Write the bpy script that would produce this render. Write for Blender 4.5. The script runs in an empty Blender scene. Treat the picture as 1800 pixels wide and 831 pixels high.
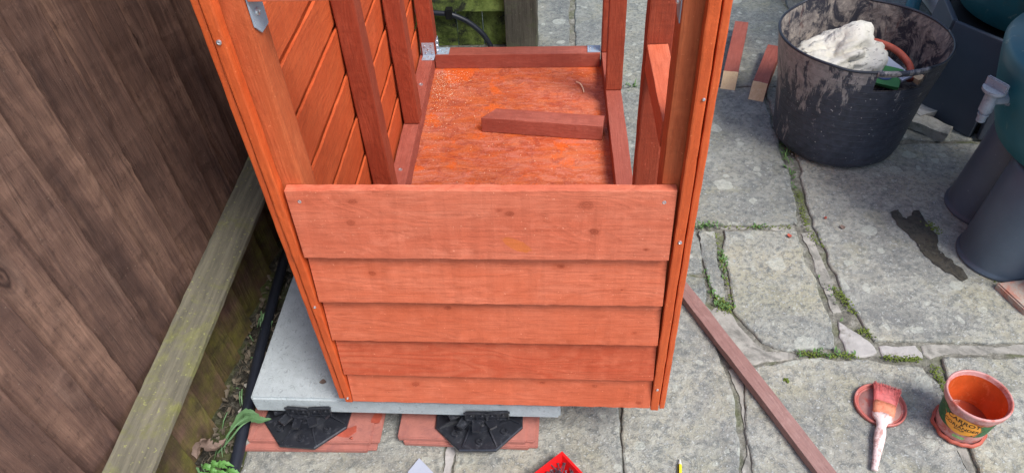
import bpy, bmesh, math, random
from mathutils import Vector, Matrix, noise
R = random.Random(7)
C = bpy.context.scene.collection
rad = math.radians

# ------------------------------------------------------------------ camera
cam = bpy.data.cameras.new('camera'); camo = bpy.data.objects.new('camera', cam); C.objects.link(camo)
r0 = (0.9969808559, 0.0597626657, -0.0495741540)
r1 = (0.0056603926, -0.6926884903, -0.7212146805)
r2 = (-0.0774411577, 0.7187566203, -0.6909354441)
camo.matrix_world = Matrix(((r0[0], -r1[0], -r2[0], 0), (r0[1], -r1[1], -r2[1], 0), (r0[2], -r1[2], -r2[2], 1.2), (0, 0, 0, 1)))
cam.sensor_width = 36; cam.lens = 1276.84/1800*36; cam.clip_start = 0.02; cam.clip_end = 200
bpy.context.scene.camera = camo
# ------------------------------------------------------------------ world, sun, exposure
SUN = Vector((0.50, -0.45, 0.98)).normalized()
el = math.asin(SUN.z); az = math.atan2(SUN.x, SUN.y)
w = bpy.data.worlds.new('World'); bpy.context.scene.world = w; w.use_nodes = True
nt = w.node_tree; bg = nt.nodes['Background']
sky = nt.nodes.new('ShaderNodeTexSky'); sky.sky_type = 'NISHITA'; sky.sun_disc = False
sky.sun_elevation = el; sky.sun_rotation = az; sky.air_density = 1.0; sky.dust_density = 2.0; sky.ozone_density = 1.0
nt.links.new(sky.outputs[0], bg.inputs[0]); bg.inputs[1].default_value = 0.14
sl = bpy.data.lights.new('sun', 'SUN'); sl.energy = 2.1; sl.angle = rad(22); sl.color = (1, .975, .95)
so = bpy.data.objects.new('sun', sl); C.objects.link(so); so.rotation_euler = SUN.to_track_quat('Z', 'Y').to_euler()
sc = bpy.context.scene
sc.view_settings.view_transform = 'Standard'; sc.view_settings.look = 'None'
sc.view_settings.exposure = 0.76; sc.view_settings.gamma = 1
sc.render.engine = 'CYCLES'; sc.render.resolution_x = 1024; sc.render.resolution_y = 472

# ------------------------------------------------------------------ node helpers
def S(r, g, b):
    f = lambda c: (c/255/12.92) if c/255 <= .04045 else ((c/255+.055)/1.055)**2.4
    return (f(r), f(g), f(b), 1)
class NT:
    def __init__(s, name, rough=.8, spec=.3, metal=0):
        s.m = bpy.data.materials.new(name); s.m.use_nodes = True; s.t = s.m.node_tree
        s.b = s.t.nodes['Principled BSDF']; s.b.inputs['Roughness'].default_value = rough
        s.b.inputs['Specular IOR Level'].default_value = spec; s.b.inputs['Metallic'].default_value = metal
    def n(s, typ, **kw):
        x = s.t.nodes.new('ShaderNode'+typ)
        for k, v in kw.items():
            if hasattr(x, k): setattr(x, k, v)
            else: x.inputs[k].default_value = v
        return x
    def l(s, a, b): s.t.links.new(a, b)
    def coord(s, per_object=True, world=False):
        if world: return s.n('NewGeometry').outputs['Position']
        tc = s.n('TexCoord').outputs['Object']
        if not per_object: return tc
        oi = s.n('ObjectInfo'); mu = s.n('Math', operation='MULTIPLY'); mu.inputs[1].default_value = 37
        s.l(oi.outputs['Random'], mu.inputs[0])
        ad = s.n('VectorMath', operation='ADD'); s.l(tc, ad.inputs[0]); s.l(mu.outputs[0], ad.inputs[1])
        return ad.outputs[0]
    def map(s, v, sx, sy=None, sz=None):
        m = s.n('Mapping'); m.inputs['Scale'].default_value = (sx, sy or sx, sz or sy or sx); s.l(v, m.inputs['Vector']); return m.outputs[0]
    def noise(s, v, scale, detail=4, rough=.55, dist=0):
        x = s.n('TexNoise'); x.inputs['Scale'].default_value = scale; x.inputs['Detail'].default_value = detail
        x.inputs['Roughness'].default_value = rough; x.inputs['Distortion'].default_value = dist; s.l(v, x.inputs['Vector']); return x.outputs[0]
    def vor(s, v, scale, rnd=1, feature='F1'):
        x = s.n('TexVoronoi'); x.feature = feature; x.inputs['Scale'].default_value = scale; x.inputs['Randomness'].default_value = rnd
        s.l(v, x.inputs['Vector']); return x
    def rng(s, v, a, b, c=0, d=1):
        x = s.n('MapRange'); x.inputs[1].default_value = a; x.inputs[2].default_value = b; x.inputs[3].default_value = c; x.inputs[4].default_value = d
        s.l(v, x.inputs[0]); return x.outputs[0]
    def math(s, op, a, b=None):
        x = s.n('Math', operation=op)
        for i, q in enumerate((a, b)):
            if q is None: continue
            if isinstance(q, (int, float)): x.inputs[i].default_value = q
            else: s.l(q, x.inputs[i])
        return x.outputs[0]
    def mix(s, f, a, b, mode='MIX'):
        x = s.n('Mix', data_type='RGBA'); x.blend_type = mode
        if isinstance(f, (int, float)): x.inputs[0].default_value = f
        else: s.l(f, x.inputs[0])
        for i, q in ((6, a), (7, b)):
            if isinstance(q, tuple): x.inputs[i].default_value = q
            else: s.l(q, x.inputs[i])
        return x.outputs[2]
    def ramp(s, v, stops):
        x = s.n('ValToRGB'); e = x.color_ramp.elements
        while len(e) < len(stops): e.new(.5)
        for i, (p, c) in enumerate(stops): e[i].position = p; e[i].color = c
        s.l(v, x.inputs[0]); return x.outputs[0]
    def bump(s, h, strength=.5, dist=.002, prev=None):
        x = s.n('Bump'); x.inputs['Strength'].default_value = strength; x.inputs['Distance'].default_value = dist; s.l(h, x.inputs['Height'])
        if prev: s.l(prev, x.inputs['Normal'])
        return x.outputs[0]
    def done(s, col=None, nrm=None, rough=None):
        if col is not None:
            if isinstance(col, tuple): s.b.inputs['Base Color'].default_value = col
            else: s.l(col, s.b.inputs['Base Color'])
        if nrm: s.l(nrm, s.b.inputs['Normal'])
        if rough: s.l(rough, s.b.inputs['Roughness'])
        return s.m

def wood(name, light, mid, dark, knot=.5, saw=.35, rough=.62, spec=.35, ring=.5, worn=None, rings=55, knots_at=(), patches=()):
    t = NT(name, rough, spec); v = t.coord()
    # slow colour drift along the board, growth rings stretched along the grain, fine fibres
    drift = t.noise(t.map(v, 2.2, 7, 7), 1.6, 3, .6)
    warp = t.noise(t.map(v, 2.6, 9, 9), 1.3, 2, .5, .6)
    wv = t.math('SINE', t.math('MULTIPLY', warp, rings*2))
    wv = t.rng(wv, -.3, 1, 0, 1)
    fib = t.noise(t.map(v, 12, 330, 330), 1.0, 5, .7)
    mott = t.noise(v, 42, 5, .7)
    base = t.ramp(drift, [(.32, mid), (.62, light)])
    base = t.mix(t.math('MULTIPLY', wv, ring), base, mid)
    base = t.mix(t.rng(fib, .35, .75, 0, .55), base, dark)
    base = t.mix(t.rng(mott, .50, .72, 0, .5), base, light); base = t.mix(t.rng(t.noise(t.map(v, 30, 140, 140), 1, 4, .7), .52, .68, 0, .4), base, dark)
    # knots
    kv = t.map(v, 8, 13, 13); vo = t.vor(kv, 1.0); d = vo.outputs['Distance']
    dn = t.math('ADD', d, t.rng(t.noise(v, 70, 3), 0, 1, -.06, .06))
    sel = t.rng(t.n('SeparateColor').outputs[0], 0, 1) if False else None
    sp = t.n('SeparateColor'); t.l(vo.outputs['Color'], sp.inputs[0])
    pick = t.math('LESS_THAN', sp.outputs[0], knot)
    k = t.math('MULTIPLY', t.math('MULTIPLY', t.rng(dn, .19, .12, 0, 1), t.rng(t.math('SINE', t.math('MULTIPLY', dn, 160)), -1, 1, .55, 1)), t.math('MULTIPLY', pick, t.rng(sp.outputs[1], .2, .8, .3, 1)))
    halo = t.math('MULTIPLY', t.rng(dn, .30, .12, 0, .35), pick)
    base = t.mix(halo, base, mid); base = t.mix(t.math('MULTIPLY', k, .75), base, dark)
    base = t.mix(t.rng(t.noise(t.map(v, 1, 1.8, 1.8), 9, 5, .65, .5), .46, .64, 0, .5), base, mid)
    base = t.mix(t.rng(t.noise(t.map(v, 1, 2.4, 2.4), 17, 5, .7, .4), .55, .68, 0, .4), base, tuple(c*.72 for c in mid[:3])+(1,))
    base = t.mix(t.rng(t.noise(t.map(v, 1, 2, 2), 13, 5, .7, .4), .57, .70, 0, .35), base, tuple(min(1, c*1.25+.015) for c in light[:3])+(1,))
    if worn:
        wn = t.noise(v, 9, 4, .7, 1.0); base = t.mix(t.rng(wn, .56, .70, 0, .8), base, worn)
    if knots_at or patches:
        raw = t.n('TexCoord').outputs['Object']
        wob = t.rng(t.noise(raw, 90, 3, .6), 0, 1, -.0035, .0035)
        for (kx, ky, kr, rot, lst, col) in [(a_[0], a_[1], a_[2], 0, knots_at, None) for a_ in knots_at]+[(a_[0], a_[1], a_[2], a_[3], patches, a_[4]) for a_ in patches]:
            mp = t.n('Mapping', vector_type='TEXTURE'); mp.inputs['Location'].default_value = (kx, 0, ky); mp.inputs['Rotation'].default_value = (0, rot, 0)
            mp.inputs['Scale'].default_value = (1.45 if col is None else 2.6, 1e3, 1); t.l(raw, mp.inputs['Vector'])
            ln = t.n('VectorMath', operation='LENGTH'); t.l(mp.outputs[0], ln.inputs[0]); dd = t.math('ADD', ln.outputs['Value'], wob)
            if col is None:
                base = t.mix(t.rng(dd, kr*3.6, kr, 0, .55), base, tuple(c*.8 for c in mid[:3])+(1,))
                rg = t.rng(t.math('SINE', t.math('MULTIPLY', dd, 2400)), -1, 1, .55, 1)
                base = t.mix(t.math('MULTIPLY', t.rng(dd, kr*1.2, kr*.6, 0, .95), rg), base, dark)
            else: base = t.mix(t.rng(dd, kr*1.1, kr*.9, 0, .8), base, col)
    # saw marks across the board
    sw = t.noise(t.map(v, 160, 3, 3), 1.0, 2, .6)
    gr = t.noise(v, 420, 2, .6)
    base = t.mix(t.rng(sw, .45, .7, 0, saw*.35), base, dark)
    lng = t.noise(t.map(v, 1.4, 60, 60), 1.0, 4, .6); base = t.mix(t.rng(lng, .45, .62, 0, .35), base, mid)
    oi2 = t.n('ObjectInfo').outputs['Random']; base = t.mix(t.rng(oi2, 0, 1, 0, .3), base, tuple(c*.85 for c in mid[:3])+(1,))
    spk = t.noise(v, 260, 2, .5); base = t.mix(t.rng(spk, .70, .78, 0, .55), base, tuple(min(1, c*1.7+.05) for c in light[:3])+(1,))
    h = t.math('ADD', t.math('ADD', t.math('MULTIPLY', fib, .9), t.math('MULTIPLY', sw, saw)), t.math('MULTIPLY', gr, .5))
    h = t.math('ADD', h, t.math('MULTIPLY', wv, .25))
    return t.done(base, t.bump(h, .6, .0012), t.rng(fib, 0, 1, rough-.12, rough+.15))

def plain(name, col, rough=.6, spec=.4, metal=0, var=.25, scale=30, bump=.3, dirt=None, dirt_amt=.5, dscale=14, lo=.55, hi=.68):
    t = NT(name, rough, spec, metal); v = t.coord()
    n1 = t.noise(v, scale, 5, .65)
    dk = tuple(c*(1-var) for c in col[:3])+(1,); lt = tuple(min(1, c*(1+var)) for c in col[:3])+(1,)
    c = t.ramp(n1, [(.3, dk), (.7, lt)])
    if dirt:
        c = t.mix(t.rng(t.noise(v, dscale, 6, .75, .6), lo, hi, 0, dirt_amt), c, dirt)
    return t.done(c, t.bump(t.noise(v, scale*8, 4, .6), bump, .001))

M = {}
BC = (S(224, 126, 94), S(202, 98, 64), S(138, 56, 34))
M['board'] = wood('stained_front_boards', *BC, .5, .18, .55, .3, .14)
M['board_1'] = wood('stained_second_board', *BC, .3, .2, .55, .3, .2, knots_at=[(.09, .055, .0042), (.36, .07, .0035), (.445, .03, .002)])
M['board_2'] = wood('stained_third_board', *BC, .3, .16, .55, .3, .12, rings=36, knots_at=[(.19, .07, .0045), (.47, .025, .003)])
M['board_4'] = wood('stained_lowest_board', *BC, .3, .16, .55, .3, .3, rings=30, knots_at=[(.115, .045, .0055), (.33, .055, .003), (.415, .05, .0035), (.49, .012, .004)])
M['board_top'] = wood('stained_top_front_board', S(228, 136, 106), S(210, 108, 78), S(138, 58, 36), .0, .2, .55, .3, .15,
    knots_at=[(.3895, .0945, .0075), (.2915, .0795, .005), (.0785, .0645, .0045), (.0865, .0985, .005), (.4015, .0495, .0055), (.278, .085, .003), (.47, .02, .003)], patches=[(.2975, .0265, .0085, .55, S(206, 112, 44))])
M['board_fig'] = wood('stained_figured_board', S(224, 128, 94), S(192, 84, 54), S(138, 56, 32), .0, .2, .55, .3, .75, rings=38)
M['side'] = wood('stained_side_boards', S(226, 112, 62), S(204, 90, 46), S(130, 54, 32), .12, .2, .6, .3, .15, rings=25)
M['trim'] = wood('stained_trim', S(226, 108, 54), S(204, 86, 40), S(142, 58, 30), .0, .3, .45, .4, .3, rings=30)
M['post'] = wood('stained_posts', S(212, 116, 70), S(190, 90, 50), S(130, 58, 34), .1, .3, .6, .3, .4)
M['stud'] = wood('stained_studs', S(178, 86, 58), S(150, 64, 42), S(92, 40, 30), .1, .5, .62, .3, .6)
M['plate'] = wood('stained_plates', S(180, 102, 84), S(156, 80, 64), S(114, 56, 46), .12, .4, .66, .3, .4)
M['raw'] = wood('raw_pine', S(244, 220, 182), S(230, 200, 158), S(196, 156, 112), .0, .3, .7, .2, .8, rings=120)
M['batten'] = wood('weathered_batten', S(168, 134, 126), S(148, 112, 104), S(104, 76, 72), .08, .2, .75, .2, .4)

def fence_mat():
    t = NT('fence_stain', .72, .3); v = t.coord()
    P = t.coord(world=True); xyz = t.n('SeparateXYZ'); t.l(P, xyz.inputs[0])
    drift = t.noise(t.map(v, 3, 9, 9), 1.4, 4, .6)
    warp = t.noise(t.map(v, 1.2, 7, 7), 1.1, 2, .5, .5)
    wv = t.rng(t.math('SINE', t.math('MULTIPLY', warp, 95)), -.2, 1)
    fib = t.noise(t.map(v, 9, 260, 260), 1, 5, .7)
    base = t.ramp(drift, [(.32, S(78, 59, 52)), (.5, S(110, 84, 72)), (.68, S(146, 114, 96))])
    base = t.mix(t.math('MULTIPLY', wv, .22), base, S(62, 46, 42))
    base = t.mix(t.rng(fib, .4, .75, 0, .5), base, S(52, 38, 36))
    st2 = t.noise(t.map(v, 5, 100, 100), 1, 6, .75)
    base = t.mix(t.rng(st2, .50, .62, 0, .4), base, S(56, 44, 42)); base = t.mix(t.rng(t.noise(t.map(v, 7, 130, 130), 1, 5, .75), .58, .68, 0, .3), base, S(150, 118, 100))
    base = t.mix(t.rng(t.noise(v, 70, 5, .75), .56, .66, 0, .4), base, S(56, 42, 38))
    kv = t.map(v, 7.5, 14, 14); vo = t.vor(kv, 1); d = t.math('ADD', vo.outputs['Distance'], t.rng(t.noise(v, 50, 3), 0, 1, -.06, .06))
    sp = t.n('SeparateColor'); t.l(vo.outputs['Color'], sp.inputs[0]); pick = t.math('LESS_THAN', sp.outputs[0], .3)
    ringk = t.math('MULTIPLY', t.rng(t.math('SINE', t.math('MULTIPLY', d, 70)), -1, 1, .2, .9), t.math('MULTIPLY', t.rng(d, .22, .14), pick))
    base = t.mix(ringk, base, S(52, 38, 34))
    base = t.mix(t.math('MULTIPLY', t.math('MULTIPLY', t.rng(d, .40, .22), t.rng(d, .14, .24)), t.math('MULTIPLY', pick, .25)), base, S(150, 122, 106))
    # green algae low down, damp at the foot
    alg = t.math('MULTIPLY', t.rng(xyz.outputs[2], .26, .08), t.rng(t.noise(P, 7, 5, .65), .36, .58))
    base = t.mix(t.rng(alg, 0, 1, 0, .85), base, t.ramp(t.noise(P, 26, 5, .7), [(.35, S(62, 60, 36)), (.65, S(116, 112, 50))]))
    sp2 = t.noise(P, 240, 2, .5); base = t.mix(t.rng(sp2, .70, .78, 0, .5), base, S(150, 132, 116))
    h = t.math('ADD', t.math('MULTIPLY', fib, 1), t.math('MULTIPLY', wv, .4))
    return t.done(base, t.bump(h, .7, .0016))
M['fence'] = fence_mat()

def algae_mat(name, greens, browns, lo=.42, hi=.56, scale=7):
    t = NT(name, .85, .2); v = t.coord()
    g = t.ramp(t.noise(v, 30, 5, .7), [(.35, greens[0]), (.65, greens[1])])
    b = t.ramp(t.noise(t.map(v, 4, 60, 60), 1, 5, .7), [(.35, browns[0]), (.65, browns[1])])
    c = t.mix(t.rng(t.noise(v, scale, 6, .7, .5), lo, hi), b, g)
    c = t.mix(t.rng(t.noise(v, 160, 3, .6), .62, .7, 0, .6), c, tuple(x*1.5 for x in greens[1][:3])+(1,))
    h = t.math('ADD', t.noise(v, 200, 4, .7), t.noise(t.map(v, 8, 200, 200), 1, 4))
    return t.done(c, t.bump(h, .7, .0016))
M['rail'] = algae_mat('weathered_rail', (S(104, 104, 64), S(132, 132, 82)), (S(88, 85, 74), S(124, 119, 102)), .50, .68, 11)
M['backfence'] = algae_mat('mossy_back_boards', (S(92, 110, 52), S(140, 158, 84)), (S(38, 44, 38), S(64, 66, 54)), .42, .54, 9)
M['backpost'] = algae_mat('weathered_post', (S(84, 88, 68), S(98, 100, 80)), (S(72, 70, 62), S(104, 100, 88)), .5, .6, 7)

def stone_mat(name, wet=False):
    t = NT(name, .25 if wet else .85, .5 if wet else .25); P = t.coord(world=True)
    oi = t.n('ObjectInfo'); mu = t.math('MULTIPLY', oi.outputs['Random'], 9.0)
    Pv = t.n('VectorMath', operation='ADD'); t.l(P, Pv.inputs[0]); t.l(mu, Pv.inputs[1]); v = Pv.outputs[0]
    big = t.noise(v, 3.2, 5, .62, .8); mid = t.noise(v, 17, 6, .7, .5); fine = t.noise(v, 95, 5, .72)
    base = t.ramp(big, [(.32, S(124, 126, 124)), (.44, S(146, 147, 142)), (.54, S(164, 163, 152)), (.66, S(180, 176, 158))])
    base = t.mix(t.rng(mid, .46, .56, 0, .45), base, S(180, 182, 174))
    base = t.mix(t.rng(t.noise(v, 22, 8, .78, .8), .52, .57, 0, .5), base, S(120, 124, 124))
    base = t.mix(t.rng(t.noise(v, 6, 5, .65, .4), .52, .66, 0, .4), base, S(172, 168, 138))
    base = t.mix(t.rng(fine, .51, .58, 0, .6), base, S(98, 103, 102)); base = t.mix(t.rng(t.noise(v, 55, 7, .8, .6), .55, .60, 0, .55), base, S(112, 118, 118)); base = t.mix(t.rng(t.noise(v, 48, 7, .8, .5), .56, .62, 0, .5), base, S(196, 196, 184))
    base = t.mix(t.rng(t.noise(v, 190, 3, .6), .58, .70, 0, .7), base, S(206, 210, 208))
    # pale lichen discs
    wv = t.n('VectorMath', operation='ADD'); t.l(v, wv.inputs[0])
    dn = t.n('TexNoise'); dn.inputs['Scale'].default_value = 38; dn.inputs['Detail'].default_value = 3; t.l(v, dn.inputs['Vector'])
    ds = t.n('VectorMath', operation='SCALE'); ds.inputs['Scale'].default_value = .022; t.l(dn.outputs['Color'], ds.inputs[0]); t.l(ds.outputs[0], wv.inputs[1])
    base = t.mix(1, base, S(250, 249, 247), 'MULTIPLY'); base = t.mix(.8, base, t.n('ObjectInfo').outputs['Color'], 'MULTIPLY')
    for scl, thr, prob in ((17, .42, .26), (38, .42, .22)):
        vo = t.vor(wv.outputs[0], scl); sp = t.n('SeparateColor'); t.l(vo.outputs['Color'], sp.inputs[0])
        size = t.math('MULTIPLY', sp.outputs[1], thr)
        disc = t.math('MULTIPLY', t.math('LESS_THAN', vo.outputs['Distance'], size), t.math('LESS_THAN', sp.outputs[0], prob))
        lc = t.ramp(t.noise(v, 120, 3), [(.3, S(166, 170, 158)), (.7, S(204, 206, 194))])
        base = t.mix(t.math('MULTIPLY', disc, .52), base, lc)
    if wet: base = t.mix(.86, base, S(70, 60, 54), 'MULTIPLY')
    h = t.math('ADD', t.math('ADD', t.math('MULTIPLY', mid, 1.6), t.math('MULTIPLY', big, 2)), t.math('ADD', t.math('MULTIPLY', fine, .9), t.math('MULTIPLY', t.noise(v, 260, 3, .7), .5)))
    return t.done(base, t.bump(h, .18 if wet else .8, .005))
M['stone'] = stone_mat('paving_stone'); M['wet'] = stone_mat('wet_paving_stone', True)

def dirt_mat(name, a, b, c, sc=60):
    t = NT(name, .95, .1); P = t.coord(world=True)
    col = t.ramp(t.noise(P, sc, 6, .75), [(.32, a), (.5, b), (.7, c)])
    col = t.mix(t.rng(t.noise(P, 9, 4, .6), .5, .62, 0, .6), col, S(88, 96, 56))
    return t.done(col, t.bump(t.math('ADD', t.noise(P, 120, 5, .75), t.noise(P, 30, 3)), .9, .004))
M['joint'] = dirt_mat('joint_earth', S(84, 84, 78), S(122, 120, 110), S(164, 162, 152))
M['soil'] = dirt_mat('damp_soil', S(34, 32, 30), S(58, 56, 50), S(104, 102, 94), 90)
M['mortar'] = plain('old_pale_mortar', S(172, 169, 164), .95, .15, 0, .2, 30, .9, S(120, 116, 106), .7, 18, .5, .62)
M['greymortar'] = plain('grey_mortar', S(158, 155, 146), .95, .15, 0, .22, 40, .9, S(98, 98, 92), .7, 22, .48, .62)
M['moss'] = plain('moss', S(104, 118, 56), .95, .1, 0, .4, 60, .6)
M['grass'] = plain('grass', S(90, 122, 68), .6, .3, 0, .3, 30, .1)
M['weed'] = plain('weed_leaf', S(92, 126, 84), .5, .4, 0, .3, 40, .3)
M['weed2'] = plain('weed_leaf_bright', S(92, 140, 70), .5, .4, 0, .25, 40, .3)
M['deadleaf'] = plain('dead_leaf', S(124, 106, 96), .85, .2, 0, .35, 60, .5)
M['twig'] = plain('twig', S(98, 90, 78), .9, .2, 0, .35, 60, .4)
M['concrete'] = plain('pale_concrete', S(176, 184, 186), .9, .2, 0, .12, 60, 1.0, S(138, 144, 146), .75, 120, .54, .64)
M['tile'] = plain('terracotta_concrete_tile', S(172, 112, 100), .85, .2, 0, .12, 40, .7, S(140, 94, 90), .6, 26, .52, .66)
M['stain'] = plain('orange_stain_drip', S(170, 82, 64), .5, .4, 0, .2, 60, .3)
M['blackplastic'] = plain('dusty_black_plastic', S(38, 40, 46), .30, .6, 0, .15, 30, .05, S(120, 122, 128), .35, 90, .54, .72)
M['hose'] = plain('black_pipe', S(34, 38, 48), .42, .5, 0, .2, 20, .2, S(96, 98, 100), .4, 50, .6, .72)
M['zinc'] = plain('galvanised_steel', S(170, 186, 200), .4, .6, .25, .12, 30, .2)
M['hole'] = plain('screw_shadow', S(70, 76, 86), .6, .3, .2, .1)
M['steel'] = plain('bright_screw_head', S(206, 208, 212), .3, .6, .8, .1)
def ply_mat():
    t = NT('stained_board_floor', .5, .4); P = t.coord(world=True)
    v = t.map(P, 4, 10, 4)
    a = t.noise(v, 1.7, 6, .7, 1.4); b = t.noise(P, 26, 6, .75, .8)
    vo = t.vor(t.map(P, 14, 30, 14), 1); sp = t.n('SeparateColor'); t.l(vo.outputs['Color'], sp.inputs[0])
    c = t.ramp(a, [(.30, S(156, 70, 42)), (.45, S(186, 94, 54)), (.55, S(196, 114, 82)), (.70, S(208, 98, 46))])
    c = t.mix(t.rng(sp.outputs[0], .0, 1, 0, .5), c, S(184, 74, 38))
    st = t.noise(t.map(P, 18, 90, 18), 1.2, 6, .75, .8)
    c = t.mix(t.rng(st, .50, .60, 0, .5), c, S(208, 132, 108))
    c = t.mix(t.rng(b, .50, .58, 0, .55), c, S(150, 64, 44))
    c = t.mix(t.rng(t.noise(P, 8, 6, .7, .6), .54, .60, 0, .75), c, S(222, 98, 30))
    c = t.mix(t.rng(t.noise(P, 190, 3, .65), .56, .70, 0, .3), c, S(230, 168, 146))
    c = t.mix(t.rng(t.noise(P, 120, 4, .7), .58, .70, 0, .3), c, S(140, 62, 48)); gl = t.noise(t.map(P, 3.2, 13, 3.2), 2.2, 4, .6, 1.5); c = t.mix(t.rng(gl, .54, .60, 0, .42), c, S(210, 104, 46)); c = t.mix(t.rng(gl, .42, .36, 0, .5), c, S(204, 124, 104))
    return t.done(c, t.bump(t.math('ADD', t.math('ADD', b, st), t.noise(P, 120, 4, .7)), .7, .002), t.rng(b, .3, .7, .22, .55))
M['ply'] = ply_mat()
def tub_mat():
    t = NT('muddy_black_rubber', .5, .5); v = t.coord(False); xyz = t.n('SeparateXYZ'); t.l(v, xyz.inputs[0])
    n = t.noise(v, 9, 6, .72, .6); st = t.noise(t.map(v, 22, 22, 7), 1.4, 6, .75, .5)
    c = t.ramp(t.noise(v, 60, 5, .7), [(.3, S(38, 42, 52)), (.7, S(62, 67, 80))])
    hz = t.rng(xyz.outputs[2], .12, .29, -.07, .15)
    left = t.rng(xyz.outputs[0], .04, -.18, 0, .15)
    m = t.math('ADD', t.math('ADD', st, hz), left)
    mud = t.ramp(t.noise(v, 70, 4, .7), [(.3, S(120, 116, 114)), (.7, S(166, 160, 156))])
    c = t.mix(t.rng(m, .655, .72, 0, .85), c, mud)
    c = t.mix(t.rng(t.noise(t.map(v, 30, 30, 180), 1, 5, .7), .66, .72, 0, .6), c, S(150, 150, 148))
    c = t.mix(t.rng(t.noise(v, 130, 2, .5), .71, .75, 0, .7), c, S(190, 190, 188))
    c = t.mix(t.rng(t.noise(t.map(v, 26, 26, 60), 1, 3, .8, 2.5), .66, .69, 0, .5), c, S(140, 144, 148))
    wvz = t.math('SINE', t.math('MULTIPLY', xyz.outputs[2], 340))
    ridge = t.rng(wvz, .82, 1)
    return t.done(c, t.bump(t.math('ADD', ridge, t.math('MULTIPLY', n, .8)), .5, .0014))
M['tub'] = tub_mat()
def tubin_mat():
    t = NT('mud_caked_rubber_inside', .75, .3); v = t.coord(False)
    st = t.noise(t.map(v, 14, 14, 9), 1.2, 6, .74, 1.0)
    mud = t.ramp(t.noise(v, 36, 5, .75, .6), [(.3, S(92, 84, 82)), (.5, S(132, 124, 118)), (.7, S(176, 164, 150))])
    c = t.mix(t.rng(st, .44, .54), S(50, 50, 58), mud)
    c = t.mix(t.rng(t.noise(t.map(v, 30, 30, 6), 1, 5, .7, .6), .60, .66, 0, .7), c, S(84, 54, 50))
    return t.done(c, t.bump(t.noise(v, 60, 5, .75), .7, .003))
M['tubin'] = tubin_mat()
def butt_mat():
    t = NT('teal_water_butt', .42, .5); v = t.coord(False)
    c = t.ramp(t.noise(v, 4, 4, .6), [(.3, S(22, 84, 98)), (.7, S(38, 110, 122))])
    c = t.mix(t.rng(t.noise(v, 22, 5, .75, 1.2), .63, .68, 0, .55), c, S(128, 150, 140))
    c = t.mix(t.rng(t.noise(v, 9, 5, .7), .58, .7, 0, .4), c, S(72, 84, 70))
    return t.done(c, t.bump(t.noise(v, 60, 4), .12, .001))
M['butt'] = butt_mat()
M['stand'] = plain('slate_plastic', S(80, 92, 104), .40, .4, 0, .14, 9, .25, S(158, 162, 170), .7, 70, .66, .70)
M['stand2'] = plain('dark_slate_plastic', S(72, 80, 92), .5, .45, 0, .1, 8, .15, S(120, 118, 112), .6, 60, .66, .71)
M['tap'] = plain('grey_tap_plastic', S(132, 142, 154), .45, .5, 0, .12, 60, .3, S(88, 94, 102), .5, 120, .5, .62)
M['wall'] = plain('flaking_whitewash', S(190, 190, 186), .9, .2, 0, .12, 12, .7, S(104, 104, 100), .8, 16, .56, .64)
M['pot'] = plain('stained_tub_plastic', S(200, 146, 140), .4, .45, 0, .15, 30, .2, S(176, 74, 50), .8, 34, .48, .60)
M['potin'] = plain('wet_stain_inside', S(206, 92, 44), .22, .6, 0, .22, 22, .4, S(228, 130, 84), .6, 50, .56, .66)
M['liquid'] = plain('wood_stain_liquid', S(150, 62, 38), .12, .6, 0, .1, 20, .05)
M['lid'] = plain('stained_lid', S(180, 102, 92), .35, .5, 0, .12, 30, .2, S(186, 156, 150), .6, 40, .54, .66)
M['bristle'] = plain('stained_bristles', S(206, 112, 108), .7, .3, 0, .35, 90, .8)
M['ferrule'] = plain('paint_caked_ferrule', S(214, 138, 106), .6, .4, .1, .2, 70, .8, S(190, 84, 52), .8, 60, .5, .62)
M['handle'] = plain('paint_caked_handle', S(232, 208, 202), .6, .3, 0, .08, 40, .8, S(176, 120, 108), .8, 46, .52, .60)
M['red'] = plain('red_plastic', S(222, 28, 30), .4, .5, 0, .06, 20, .1)
M['nail'] = plain('dark_nails', S(120, 108, 118), .35, .6, .7, .4, 60, .1)
M['yellow'] = plain('yellow_pencil', S(222, 204, 40), .4, .4, 0, .05)
M['black'] = plain('black_paint', S(24, 24, 26), .5, .4, 0, .05)
M['white'] = plain('white_pencil_end', S(226, 222, 210), .6, .3, 0, .05)
M['paper'] = plain('grey_paper', S(170, 176, 190), .8, .2, 0, .05)
M['green'] = plain('green_plastic', S(52, 118, 64), .45, .4, 0, .15)
M['sawdust'] = plain('sawdust', S(238, 206, 172), .9, .1, 0, .2)
def bag_mat():
    t = NT('plaster_bag', .6, .3); v = t.coord(False)
    c = t.ramp(t.noise(v, 14, 5, .65), [(.3, S(196, 190, 172)), (.6, S(218, 214, 202))])
    pr = t.noise(t.map(v, 70, 190, 70), 1, 2, .5)
    reg = t.rng(t.noise(v, 9, 2), .46, .52)
    c = t.mix(t.math('MULTIPLY', t.rng(pr, .60, .64, 0, .6), reg), c, S(112, 108, 104))
    c = t.mix(t.rng(t.noise(v, 8, 4, .7, .6), .60, .70, 0, .6), c, S(186, 174, 140))
    return t.done(c, t.bump(t.noise(v, 22, 4, .5, 2.5), .7, .006))
M['bag'] = bag_mat()
M['leafprint'] = plain('label_green_leaves', S(44, 96, 54), .45, .4, 0, .55, 160, .05, S(206, 110, 50), .9, 26, .56, .6)
M['ovalprint'] = plain('label_orange_oval', S(246, 164, 56), .45, .4, 0, .06, 40, .05)
M['ink'] = plain('label_ink', S(40, 32, 26), .5, .3, 0, .05)

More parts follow.
